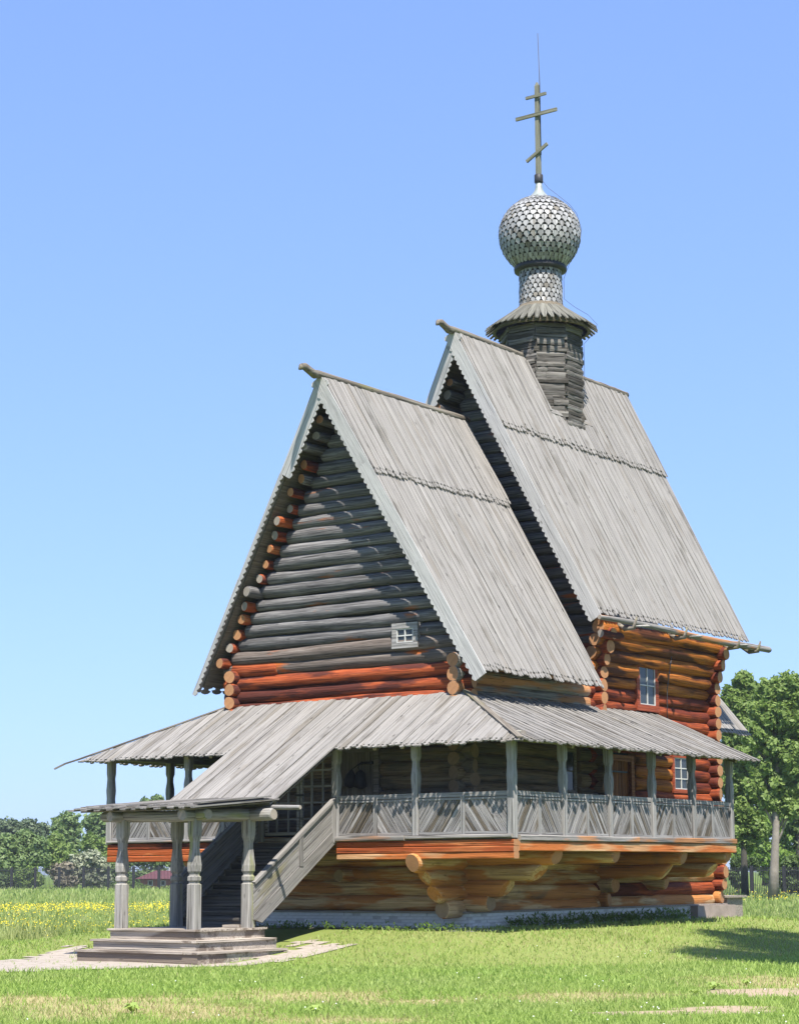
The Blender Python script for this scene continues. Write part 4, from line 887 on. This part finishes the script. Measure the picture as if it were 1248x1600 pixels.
# ------------------------------------------------------------------ trees
def leafmat(name, c1, c2, trans=.35):
    m, n, l, b = newmat(name); ge = N(n, 'NewGeometry'); oi = N(n, 'ObjectInfo')
    f = math_(n, l, 'ADD', math_(n, l, 'MULTIPLY', ge.outputs['Random Per Island'], .8), math_(n, l, 'MULTIPLY', oi.outputs['Random'], .2))
    tn_ = N(n, 'TexNoise'); tn_.inputs['Scale'].default_value = .7; tn_.inputs['Detail'].default_value = 3; l.new(ge.outputs['Position'], tn_.inputs['Vector'])
    c = mixc(n, l, f, c1, c2); c = mixc(n, l, math_(n, l, 'MULTIPLY', tn_.outputs[0], .5), c, (c2[0]*1.25, c2[1]*1.1, c2[2]*.9)); l.new(c, b.inputs['Base Color']); b.inputs['Roughness'].default_value = .55; b.inputs['Specular IOR Level'].default_value = .3
    tr = N(n, 'BsdfTranslucent'); l.new(mixc(n, l, .5, c, (c2[0]*1.3, c2[1]*1.5, c2[2]*.8)), tr.inputs['Color']); mx = N(n, 'MixShader'); mx.inputs[0].default_value = trans
    l.new(b.outputs[0], mx.inputs[1]); l.new(tr.outputs[0], mx.inputs[2]); l.new(mx.outputs[0], n['Material Output'].inputs['Surface']); return m
LM = {'lime': leafmat('lime_leaves', (.085,.145,.035), (.20,.285,.085)), 'dark': leafmat('dark_leaves', (.05,.09,.03), (.10,.155,.05), .3), 'pine': leafmat('pine_needles', (.075,.115,.07), (.12,.165,.095), .25),
      'birch': leafmat('birch_leaves', (.095,.16,.06), (.175,.25,.10)), 'silver': leafmat('silver_willow_leaves', (.16,.19,.13), (.27,.30,.22), .2), 'bright': leafmat('bright_leaves', (.10,.18,.03), (.17,.27,.05), .45), 'twig': leafmat('grey_twigs', (.11,.10,.075), (.20,.185,.14), .1)}
BK = {'grey': flat('grey_bark', (.20,.175,.15), nscale=3, amt=.45, bump=.8, rough=.95), 'dark': flat('dark_bark', (.06,.055,.045), nscale=3, amt=.4, bump=.8, rough=.95), 'white': flat('birch_bark', (.62,.60,.56), nscale=2, amt=.5, rough=.8)}
def leaf_cloud(blobs, n, size, flatness=.5):
    """quads scattered through the outer part of lumpy blobs; numpy arrays"""
    B = np.array([(b[0], b[1], b[2], b[3], b[4] if len(b) > 4 else b[3]) for b in blobs]); wts = B[:, 3]**2; wts /= wts.sum()
    k = rng.choice(len(B), n, p=wts); d = rng.normal(size=(n, 3)); d /= np.linalg.norm(d, axis=1)[:, None]
    lump = 1+.22*np.sin(d[:, 0]*5+k*1.7)*np.cos(d[:, 2]*4+k)+.15*np.sin(d[:, 1]*9+k*2.3)
    r = (rng.random(n)**.45)*lump; keep = rng.random(n) < (.35+.65*(hash_noise(d[:, 0]*3+k*7.1, d[:, 1]*3+d[:, 2]*3.7, 1.3) > .36))
    P = B[k, :3]+d*r[:, None]*np.stack([B[k, 3], B[k, 3], B[k, 4]], 1); P = P[keep]; d = d[keep]; n = len(P)
    nr = d*flatness+rng.normal(size=(n, 3))*.55+np.array([0, 0, .25]); nr /= np.linalg.norm(nr, axis=1)[:, None]
    t = np.cross(nr, rng.normal(size=(n, 3))); t /= np.linalg.norm(t, axis=1)[:, None]; bt = np.cross(nr, t)
    s = size*(.55+.9*rng.random(n))[:, None]; t = t*s; bt = bt*s*.62
    V = np.stack([P-t, P+bt*.9-t*.1, P+t, P-bt*.9+t*.15], 1).reshape(-1, 3); F = np.arange(n*4).reshape(-1, 4)
    return V, F
def np_obj(name, V, F, mat, parent=None, M=None):
    me = bpy.data.meshes.new(name); me.vertices.add(len(V)); k = F.shape[1]
    if M is not None: V = V-np.array(M.translation)
    me.vertices.foreach_set('co', V.astype(np.float32).ravel()); me.loops.add(F.size); me.loops.foreach_set('vertex_index', F.ravel().astype(np.int32)); me.polygons.add(len(F))
    me.polygons.foreach_set('loop_start', np.arange(0, F.size, k)); me.polygons.foreach_set('loop_total', np.full(len(F), k)); me.materials.append(mat); me.update()
    return link(bpy.data.objects.new(name, me), parent, M)
def tree(name, label, cat, base, blobs, leaf, bark, nleaf, size, tr=.3, group=None, lean=0., limbs=True):
    base = Vector(base); base.z = float(gz(base.x, base.y)); t = empty(name, base); tag(t, label, cat, group)
    m = MB(); top = max(b[2] for b in blobs); cen = Vector((sum(b[0] for b in blobs)/len(blobs), sum(b[1] for b in blobs)/len(blobs), 0))
    P = [base+Vector((0, 0, -.2))]; n = 6
    for i in range(1, n+1):
        f = i/n; P.append(Vector((base.x+(cen.x-base.x)*f*.8+random.uniform(-.1, .1)*f+lean*math.sin(f*3), base.y+(cen.y-base.y)*f*.8, base.z+(top-base.z)*f*.95)))
    m.tube(P, [tr*(1.25 if i == 0 else 1)*(1-.8*i/n) for i in range(n+1)], 8, wob=.06)
    if limbs:
        for b in blobs:
            f = min(.95, max(.25, (b[2]-base.z)/(top-base.z)-.18)); q = f*n; i = min(int(q), n-1); a = P[i].lerp(P[i+1], q-i); e = Vector(b[:3]); mid = a.lerp(e, .5)+Vector((0, 0, -.15*b[3]))
            m.tube([a, mid, e], [tr*.35*(1-f*.5), tr*.22, tr*.07], 6)
            for _ in range(2):
                e2 = e+Vector((random.uniform(-1, 1), random.uniform(-1, 1), random.uniform(-.3, .9)))*b[3]*.7; m.tube([mid, mid.lerp(e2, .6), e2], [tr*.15, tr*.1, tr*.03], 5)
    Mt = Matrix.Translation(base)
    m.build('trunk', [BK[bark]], t, Mt); V, F = leaf_cloud(blobs, nleaf, size); np_obj('crown', V, F, LM[leaf], t, Mt); return t
def px_blobs(D, spec, ppm=None):
    """blobs given as photograph pixels (u, v, radius) at distance D, with small depth offsets"""
    s = D/3158.4/math.cos(R(2)); out = []
    for q in spec:
        u, v, r = q[:3]; dd = q[3] if len(q) > 3 else random.uniform(-.4, .4)*r*s; p = at(u, v, D+dd); out.append((p.x, p.y, p.z, r*s*.88, r*s*.82))
    return out
GB = 'trees behind the meadow fence'
# left wood line, far row to near row
def lt(name, label, u, D, spec, leaf, bark='dark', n=8000, size=.34, tr=.25, cat='tree'):
    b = px_blobs(D, spec); bp_ = at(u, 1390, D); return tree(name, label, cat, (bp_.x, bp_.y, 0), b, leaf, bark, n, size, tr, GB)
lt('pine_tree', 'dark spreading pine at the far left end of the wood line', 0, 330, [(-12, 1300, 24), (12, 1296, 20), (4, 1320, 26), (-25, 1330, 28), (8, 1345, 24)], 'pine', n=7000)
lt('pine_tree', 'low dark pine between the two ends of the left wood line', 42, 330, [(30, 1297, 15), (44, 1290, 13), (55, 1300, 16), (66, 1297, 14), (45, 1318, 24), (68, 1322, 22)], 'pine', n=7000)
lt('oak_tree', 'tallest rounded dark tree left of the church porch', 102, 290, [(92, 1290, 15), (106, 1283, 17), (115, 1296, 15), (98, 1305, 20), (112, 1318, 18), (94, 1325, 18), (106, 1340, 22)], 'birch', n=9000)
lt('oak_tree', 'grey green tree beside the gallery corner post', 150, 300, [(140, 1285, 13), (154, 1280, 14), (165, 1290, 15), (150, 1303, 18), (170, 1310, 20), (140, 1320, 16), (160, 1335, 24)], 'birch', n=8000)
lt('oak_tree', 'tall tree whose top peeps over the porch roof', 236, 300, [(228, 1258, 12), (246, 1254, 13), (238, 1272, 18), (252, 1290, 22), (222, 1295, 20), (238, 1320, 26)], 'birch', n=8000)
lt('birch_tree', 'weeping birch with a pale trunk in the left wood line', 47, 255, [(40, 1312, 17), (58, 1322, 17), (28, 1325, 16), (48, 1338, 20), (66, 1342, 14), (30, 1348, 18)], 'birch', 'white', n=9000, size=.28)
lt('birch_tree', 'broad light green birch at the left picture edge', 6, 255, [(-8, 1318, 20), (14, 1322, 20), (2, 1345, 24), (-15, 1360, 20), (20, 1365, 16)], 'birch', 'white', n=9000, size=.28)
lt('maple_tree', 'bright green rounded tree in front of the tall dark one', 92, 262, [(88, 1312, 13), (80, 1328, 15), (98, 1332, 16), (86, 1350, 20), (104, 1355, 16)], 'lime', n=7000, size=.28)
lt('maple_tree', 'bright green tree behind the silver bush', 148, 262, [(142, 1316, 15), (158, 1322, 15), (150, 1340, 20), (166, 1345, 18), (172, 1330, 14)], 'lime', n=7000, size=.28)
lt('maple_tree', 'green tree filling the gap under the gallery left of the stairs', 215, 270, [(195, 1345, 18), (215, 1340, 20), (240, 1338, 20), (265, 1340, 20), (290, 1342, 20), (200, 1372, 16), (225, 1370, 16), (250, 1366, 16), (285, 1368, 18)], 'birch', n=8000, size=.28)
lt('willow_bush', 'pale silver willow bush behind the fence', 138, 235, [(124, 1350, 17), (142, 1345, 18), (158, 1352, 15), (115, 1366, 14), (138, 1370, 20), (160, 1374, 16)], 'silver', 'grey', n=9000, size=.26, cat='bush')
lt('willow_bush', 'darker silver bush right of the pale one', 170, 240, [(168, 1356, 15), (182, 1362, 15), (175, 1378, 16), (160, 1382, 12), (195, 1372, 14)], 'birch', 'grey', n=6000, size=.26, cat='bush')
lt('bare_bush', 'grey brown half bare bush left of the silver willow', 98, 232, [(90, 1362, 13), (104, 1358, 13), (96, 1376, 14), (112, 1378, 11)], 'twig', 'grey', n=3500, size=.20, cat='bush')
lt('bush', 'dark green bush low at the left picture edge', 5, 240, [(-10, 1378, 14), (10, 1376, 13), (25, 1380, 12)], 'dark', n=4000, size=.26, cat='bush')
lt('bush', 'light green bush behind the fence below the birch', 40, 238, [(32, 1368, 10), (48, 1364, 11), (58, 1374, 12), (40, 1380, 10)], 'lime', n=4000, size=.24, cat='bush')
lt('bush', 'round garden bush beside the red roofed house', 208, 232, [(204, 1384, 9), (216, 1388, 8), (228, 1390, 7)], 'lime', n=3000, size=.22, cat='bush')
lt('bush', 'low bush by the wall of the red roofed house', 276, 232, [(270, 1392, 7), (282, 1390, 8), (262, 1394, 6)], 'bright', n=2500, size=.22, cat='bush')
# right hand trees
def rt_(name, label, u, D, spec, leaf, bark, n, size, tr, lean=0, grp='trees right of the church', cat='tree'):
    b = px_blobs(D, spec); bp_ = at(u, 1400, D); return tree(name, label, cat, (bp_.x, bp_.y, 0), b, leaf, bark, n, size, tr, grp, lean)
rt_('lime_tree', 'tall leafy tree with a thick pale grey trunk right of the church', 1207, 132, [(1205, 1085, 26), (1232, 1075, 28), (1252, 1095, 30), (1190, 1115, 26), (1222, 1120, 32), (1250, 1140, 30), (1180, 1150, 24), (1210, 1165, 30), (1240, 1185, 30), (1195, 1200, 26), (1222, 1225, 28), (1250, 1235, 26), (1205, 1250, 22), (1180, 1230, 18), (1235, 1262, 20)], 'lime', 'grey', 45000, .165, .33, .15)
rt_('lime_tree', 'slimmer leafy tree with a dark trunk close behind the church', 1164, 140, [(1145, 1090, 20), (1142, 1130, 22), (1140, 1175, 22), (1142, 1225, 22), (1140, 1275, 20), (1160, 1062, 16), (1175, 1085, 20), (1155, 1100, 22), (1172, 1125, 24), (1150, 1150, 22), (1168, 1180, 26), (1150, 1215, 24), (1172, 1235, 24), (1156, 1265, 22), (1176, 1285, 20), (1150, 1300, 18), (1168, 1315, 18), (1188, 1300, 12)], 'lime', 'dark', 46000, .165, .26)
rt_('lime_tree', 'dark trunked tree cut by the right picture edge', 1250, 150, [(1262, 1120, 34), (1250, 1165, 28), (1268, 1200, 34), (1245, 1240, 24), (1262, 1270, 28), (1240, 1290, 16), (1255, 1320, 18)], 'dark', 'dark', 14000, .22, .4)
rt_('maple_tree', 'sunlit yellow green tree far behind the right fence', 1195, 210, [(1180, 1300, 24), (1205, 1290, 24), (1225, 1300, 22), (1190, 1335, 24), (1215, 1335, 24), (1165, 1340, 20), (1150, 1330, 18), (1235, 1340, 18), (1200, 1365, 16)], 'bright', 'dark', 12000, .26, .3)
rt_('maple_tree', 'dark green wood behind the tree trunks, closing the view', 1200, 240, [(1150, 1220, 34), (1185, 1230, 36), (1220, 1240, 36), (1255, 1250, 34), (1150, 1270, 30), (1185, 1280, 30), (1225, 1290, 30), (1260, 1310, 30), (1150, 1180, 30)], 'dark', 'dark', 12000, .34, .4)
rt_('bush', 'dark bush beside the thick trunk by the right fence', 1232, 150, [(1222, 1362, 13), (1238, 1352, 16), (1252, 1362, 16), (1230, 1380, 14), (1248, 1385, 14)], 'dark', 'dark', 6000, .20, .12, cat='bush')
rt_('bush', 'dark bush at the foot of the dark trunk', 1152, 152, [(1146, 1368, 9), (1152, 1380, 9), (1176, 1350, 10), (1150, 1350, 10)], 'dark', 'dark', 3000, .2, .1, cat='bush')
# the tree outside the picture whose shade falls on the lawn
def shade_tree():
    c = []
    for u, v, h, r in ((1105, 1489, 24, .75), (1150, 1486, 23, 1.1), (1128, 1473, 23, .6), (1175, 1475, 22, 1.3), (1195, 1490, 22, 1.4), (1225, 1480, 21, 1.6), (1215, 1470, 22, 1.2), (1250, 1490, 21, 1.7), (1275, 1476, 20, 1.9), (1300, 1488, 19, 2.0), (1330, 1480, 18, 2.0), (1340, 1494, 20, 2.0)):
        g_ = on_ground(u, v, -.72); c.append((g_.x+h*SUN.x/SUN.z, g_.y+h*SUN.y/SUN.z, h, r, r*.7))
    return tree('lime_tree', 'tall tree just outside the right edge, its shade on the lawn', 'tree', (27.5, -7.5, 0), c, 'lime', 'grey', 25000, .13, .4)
shade_tree()
# ------------------------------------------------------------------ iron fences
def fence(name, label, a, b_, h, panels):
    a = Vector(a); b_ = Vector(b_); root = empty(name, (a.x, a.y, float(gz(a.x, a.y)))); tag(root, label, 'fence', 'iron fences round the meadow')
    for i in range(panels+1):
        p = a.lerp(b_, i/panels); z = float(gz(p.x, p.y)); m = MB(); m.box((p.x-.09, p.y-.09, z-.2), (p.x+.09, p.y+.09, z+h+.08)); m.build('fence_post', [M_['iron']], root)
        if i < panels:
            q = a.lerp(b_, (i+1)/panels); z2 = float(gz(q.x, q.y)); m = MB()
            for hh in (.25, h-.25): m.beam((p.x, p.y, z+hh), (q.x, q.y, z2+hh), .04, .05)
            m.build('fence_rail', [M_['iron']], root); m = MB(); nb = 18
            for k in range(1, nb):
                o = p.lerp(q, k/nb); zz = z+(z2-z)*k/nb; m.beam((o.x, o.y, zz+.08), (o.x, o.y, zz+h), .036, .036, up=(1, 0, 0))
            tag(m.build('fence_picket', [M_['iron']], root), kind='stuff')
a = at(-90, 1390, 228); b_ = at(330, 1390, 205); fence('iron_fence', 'black iron picket fence beyond the flowering meadow at left', (a.x, a.y, 0), (b_.x, b_.y, 0), 2.35, 11)
a = at(1125, 1390, 150); b_ = at(1330, 1390, 146); fence('iron_fence', 'black iron picket fence in front of the shady trees at right', (a.x, a.y, 0), (b_.x, b_.y, 0), 2.1, 4)
# ------------------------------------------------------------------ house beyond the fence
hc = at(254, 1380, 262); hz = float(gz(hc.x, hc.y)); house = empty('red_roofed_house', (hc.x, hc.y, hz)); tag(house, 'small house with a dark red hipped roof behind the left fence', 'house')
HM = frame((hc.x, hc.y, hz), RT, (0, 0, 1)); e2 = CAM.z+(1364-1380)/3158.4*262-hz; e2 = max(e2, .9)
rz_ = CAM.z-hz+(1364-1359)/3158.4*262
ez_ = CAM.z-hz+(1364-1381)/3158.4*262
ez_ = max(ez_, 1.0)
wm = flat('red_house_wall', (.24,.085,.07), amt=.15, nscale=2); rm = flat('maroon_roof', (.11,.04,.045), amt=.15, nscale=1.5, rough=.6)
m = MB(); m.box((-2.6, -2, -1), (2.6, 2, ez_+.05)); obj('wall', m.V, m.F, wm, house, HM)
m = MB(); m.add([(-3.2, -2.6, ez_), (3.2, -2.6, ez_), (3.2, 2.6, ez_), (-3.2, 2.6, ez_), (-.9, 0, rz_), (.9, 0, rz_)], [(3, 2, 1, 0), (0, 1, 5, 4), (1, 2, 5), (2, 3, 4, 5), (3, 0, 4)]); hr = obj('roof', m.V, m.F, rm, house, HM)
m = MB(); m.box((.7, .3, rz_-.5), (1.2, .8, rz_+.35)); obj('chimney', m.V, m.F, M_['white'], hr, HM)
for x in (-1.3, .3, 1.7):
    m = MB(); m.box((x-.3, -2.06, max(.15, ez_-1.05)), (x+.3, -1.98, ez_-.2)); w_ = obj('window', m.V, m.F, M_['white'], house, HM)
    m = MB(); m.box((x-.22, -2.09, max(.25, ez_-.97)), (x+.22, -2.05, ez_-.28)); obj('pane', m.V, m.F, M_['glass'], w_, HM)
# ------------------------------------------------------------------ grass, flowers, weeds
def blades(n, rlo, rhi, spread, hmin, hmax, keepf, wk=.00022, lean=.5):
    s = rng.uniform(1/rhi, 1/rlo, n); r = 1/s; th = rng.uniform(-spread, spread, n)+R(35.938)
    x = CAM.x-np.sin(th)*r; y = CAM.y+np.cos(th)*r
    k = keepf(x, y, r); x, y, r = x[k], y[k], r[k]; n = len(x); z = gz(x, y)
    cl = fbm(x, y, .9)
    h = (hmin+(hmax-hmin)*rng.random(n)**1.6)*(.6+.8*cl); w = np.maximum(.004, wk*r)*(.7+.7*rng.random(n))
    a = rng.uniform(0, 2*np.pi, n); tx, ty = np.cos(a), np.sin(a); lx = rng.normal(size=n)*lean*h; ly = rng.normal(size=n)*lean*h
    V = np.empty((n, 4, 3)); V[:, 0] = np.stack([x-tx*w, y-ty*w, z-.01], 1); V[:, 1] = np.stack([x+tx*w, y+ty*w, z-.01], 1)
    V[:, 2] = np.stack([x+tx*w*.5+lx, y+ty*w*.5+ly, z+h], 1); V[:, 3] = np.stack([x-tx*w*.35+lx, y-ty*w*.35+ly, z+h*.97], 1)
    return V.reshape(-1, 3), np.arange(n*4).reshape(-1, 4), (x, y)
def church_clear(x, y):
    foot = (np.abs(x) < XW+.35) & (y > .8) & (y < YE+1.0); porch = ((x > -1.65) & (x < 2.15) & (y > -6.05) & (y < -2.8)) | ((np.abs(x) < 1.3) & (y > -3) & (y < 1))
    return ~(foot | porch | (in_poly(x+(fbm(x, y, 2.2)-.5)*1.1, y+(fbm(x, y, 2.2)-.5)*1.1, PATH_PTS) & (hash_noise(x, y, 6.) < .86)))
def dist_church(x, y): return np.hypot(np.maximum(np.abs(x)-4.5, 0), np.maximum(np.maximum(1.5-y, y-14.6), 0))
def k_lush(x, y, r):
    d = dry_mask(x, y); s = ell(x, y, SOIL); return church_clear(x, y) & (rng.random(len(x)) > d*.92) & (rng.random(len(x)) > s*.93)
def k_dry(x, y, r):
    d = dry_mask(x, y); s = ell(x, y, SOIL); return church_clear(x, y) & (rng.random(len(x)) < d*.7+.05) & (rng.random(len(x)) > s*1.0)
def grassmat(name, c1, c2, c3):
    m = leafmat(name, c1, c2, .35); n = m.node_tree.nodes; l = m.node_tree.links; b = n['Principled BSDF']
    g = N(n, 'NewGeometry'); t = N(n, 'TexNoise'); t.inputs['Scale'].default_value = .35; t.inputs['Detail'].default_value = 4; l.new(g.outputs['Position'], t.inputs['Vector'])
    src = b.inputs['Base Color'].links[0].from_socket; r = ramp(n, [(.4, (0, 0, 0)), (.65, (1, 1, 1))]); l.new(t.outputs[0], r.inputs[0]); l.new(mixc(n, l, r.outputs[0], src, c3), b.inputs['Base Color']); return m
GM = grassmat('lawn_grass', (.15,.25,.045), (.28,.385,.095), (.28,.345,.10)); GD = grassmat('dry_grass', (.24,.225,.10), (.38,.33,.18), (.27,.275,.12)); GF = grassmat('meadow_grass', (.15,.24,.05), (.26,.34,.11), (.28,.30,.12))
V, F, _ = blades(430000, 17, 75, .30, .03, .10, k_lush); tag(np_obj('lawn_grass', V, F, GM), 'short bright green grass of the lawn before the church', 'grass', kind='stuff')
V, F, _ = blades(140000, 17, 75, .30, .03, .09, k_dry); tag(np_obj('dry_grass', V, F, GD), 'short straw coloured dry grass in patches on the lawn', 'grass', kind='stuff')
def k_far(x, y, r): return church_clear(x, y) & (dist_church(x, y) > 6)
V, F, _ = blades(170000, 62, 235, .30, .15, .42, k_far, wk=.00028, lean=.3); tag(np_obj('meadow_grass', V, F, GF), 'tall pale meadow grass out to the fences', 'grass', kind='stuff')
def tallgrass(n, P0, P1, wid, h0, h1):
    t = rng.random(n); x = P0[0]+(P1[0]-P0[0])*t+rng.normal(size=n)*wid; y = P0[1]+(P1[1]-P0[1])*t+rng.normal(size=n)*wid; return x, y
# yellow flowers in bands of the meadow
def fl_keep(x, y, r):
    left = (-(x-CAM.x)*math.sin(R(35.938))*0+((x-CAM.x)*RT.x+(y-CAM.y)*RT.y)/r) < -.06
    b1 = np.exp(-((r-103-8*(fbm(x, y, .06)-.5))/9)**2)*.5; b2 = np.exp(-((r-70)/5)**2)*.22*(fbm(x, y, .25) > .48); b3 = np.exp(-((r-85)/8)**2)*.05
    right = (~left) & (r > 118) & (r < 150); p = np.where(left, (b1+b2+b3)*(.25+1.1*(fbm(x, y, .22) > .42)), np.where(right, .16*(fbm(x, y, .4) > .5), 0)); return (rng.random(len(x)) < p)
s = rng.uniform(1/170, 1/58, 260000); r = 1/s; th = rng.uniform(-.3, .3, len(r))+R(35.938); x = CAM.x-np.sin(th)*r; y = CAM.y+np.cos(th)*r; k = fl_keep(x, y, r); x, y, r = x[k], y[k], r[k]
n = len(x); z = gz(x, y)+rng.uniform(.18, .50, n); P = np.stack([x, y, z], 1); nr = rng.normal(size=(n, 3))*.5+np.array([0.25, -.3, .8]); nr /= np.linalg.norm(nr, axis=1)[:, None]; t = np.cross(nr, rng.normal(size=(n, 3))); t /= np.linalg.norm(t, axis=1)[:, None]; bt = np.cross(nr, t); sz = (.00022*r*rng.uniform(.5, 1.5, n))[:, None]
V = np.stack([P-t*sz, P-bt*sz, P+t*sz, P+bt*sz], 1).reshape(-1, 3); tag(np_obj('meadow_flowers', V, np.arange(4*n).reshape(-1, 4), leafmat('yellow_petals', (.62,.50,.02), (.80,.66,.04), .3)), 'drifts of small yellow flowers in the meadow', 'flowers', kind='stuff')
# clover heads on the lawn: tiny white dots
n = 260; s = rng.uniform(1/46, 1/22, n); r = 1/s; th = rng.uniform(-.25, .25, n)+R(35.938); x = CAM.x-np.sin(th)*r; y = CAM.y+np.cos(th)*r; k = church_clear(x, y) & (fbm(x, y, .35) > .5) & (dry_mask(x, y) < .4); x, y, r = x[k], y[k], r[k]; n = len(x); P = np.stack([x, y, gz(x, y)+rng.uniform(.06, .13, n)], 1); o1 = np.tile(np.array([[RT.x, RT.y, 0]]), (n, 1))*.012; o2 = np.array([[0, 0, .011]]); o3 = np.tile(np.array([[-RT.y, RT.x, 0]]), (n, 1))*.012
V = np.stack([P-o1, P-o2, P+o1, P+o2, P-o3, P-o2*.9, P+o3, P+o2*.9], 1).reshape(-1, 3); tag(np_obj('clover_flowers', V, np.arange(8*n).reshape(-1, 4), flat('clover_white', (.7,.72,.68))), 'tiny white clover heads scattered over the lawn', 'flowers', kind='stuff')
# weeds along the foundation and broad-leaved plants on the lawn
def weeds(n, pts, h, size):
    V = []; 
    for _ in range(n):
        x, y = pts(); z = float(gz(x, y)); hh = h*random.uniform(.4, 1.2); V.append((x, y, z, hh))
    V = np.array(V); k = 9; Q = np.repeat(V, k, 0); m_ = len(Q); a = rng.uniform(0, 6.28, m_); f = rng.random(m_); P = Q[:, :3]+np.stack([np.cos(a)*.05, np.sin(a)*.05, Q[:, 3]*f], 1)
    d = np.stack([np.cos(a), np.sin(a), rng.uniform(.2, 1.2, m_)], 1)*size*rng.uniform(.6, 1.5, (m_, 1)); t = np.stack([-np.sin(a), np.cos(a), np.zeros(m_)], 1)*size*.28
    W4 = np.stack([P, P+d*.5+t, P+d, P+d*.5-t], 1).reshape(-1, 3); return W4, np.arange(4*m_).reshape(-1, 4)
V, F = weeds(200, lambda: (XW+.42+abs(random.gauss(0, .18)), random.uniform(3.2, 12.5)), .26, .09); tag(np_obj('foundation_weeds', V, F, leafmat('weed_leaves', (.09,.16,.04), (.17,.26,.07))), 'row of green weeds along the foot of the white plinth', 'weeds', kind='stuff')
V, F = weeds(90, lambda: (random.uniform(-2.2, 4.5), random.uniform(.45, .75)), .16, .07); tag(np_obj('apron_weeds', V, F, LM['bright']), 'small weeds along the shaded edge of the front pavement', 'weeds', kind='stuff')
def rosette(u, v, rad, label):
    rad *= .55; c = on_ground(u, v); x, y = c.x, c.y; z = float(gz(x, y)); nl = 16; m = MB()
    for i in range(nl):
        a = i*2.4+random.uniform(-.3, .3); L = rad*random.uniform(.6, 1.1); d = Vector((math.cos(a), math.sin(a), 0)); t = Vector((-d.y, d.x, 0)); p0 = Vector((x, y, z+.01)); p1 = p0+d*L*.5+Vector((0, 0, L*random.uniform(.35, .7))); p2 = p0+d*L+Vector((0, 0, L*random.uniform(.15, .5))); w = L*.16
        m.add([p0-t*w*.3, p0+t*w*.3, p1+t*w, p1-t*w, p2], [(0, 1, 2, 3), (3, 2, 4)])
    tag(m.build('broadleaf_weed', [GM], None, Matrix.Translation((x, y, z))), label, 'weed', 'broad leaved weeds on the lawn')
rosette(207, 1583, .42, 'largest dark leafy weed on the dry patch at the lower left')
rosette(493, 1585, .34, 'upright leafy weed in the foreground below the stairs')
rosette(1115, 1548, .36, 'spreading pale weed above the bare soil at the lower right')
rosette(1165, 1540, .34, 'pale weed nearest to the bare soil patch at the right edge')
rosette(1085, 1556, .28, 'smaller pale weed leftmost of the three above the bare soil')
rosette(985, 1547, .26, 'small leafy weed on the lawn left of the bare soil')
# puddle in the shade beside the stairs
pw, n, l, b = newmat('puddle_water'); b.inputs['Base Color'].default_value = (.05, .09, .13, 1); b.inputs['Roughness'].default_value = .04; b.inputs['Specular IOR Level'].default_value = .8
pts = []; pc = Vector((-1.1, 1.22, 0))
for i in range(24):
    a = 2*math.pi*i/24; rr = 1+.2*math.sin(3*a)+.12*math.sin(5*a+1); pts.append((pc.x+.75*rr*math.cos(a), pc.y+.25*rr*math.sin(a)))
pz_ = max(float(gz(x, y)) for x, y in pts)+.018
tag(obj('puddle', [(x, y, pz_) for x, y in pts]+[(x, y, pz_-.25) for x, y in pts], [tuple(range(24))]+[(i, i+24, (i+1) % 24+24, (i+1) % 24) for i in range(24)], [pw]), kind='structure')

# ------------------------------------------------------------------ summer haze
hm = bpy.data.materials.new('haze'); hm.use_nodes = True; hn = hm.node_tree.nodes; hn.remove(hn['Principled BSDF']); pv = hn.new('ShaderNodeVolumePrincipled')
pv.inputs['Color'].default_value = (.86, .93, 1, 1); pv.inputs['Density'].default_value = .00018; pv.inputs['Anisotropy'].default_value = .2
hm.node_tree.links.new(pv.outputs[0], hn['Material Output'].inputs['Volume'])
m = MB(); m.box((-3900, -3900, -3), (3900, 3900, 31)); tag(obj('haze', m.V, m.F, hm), kind='stuff')
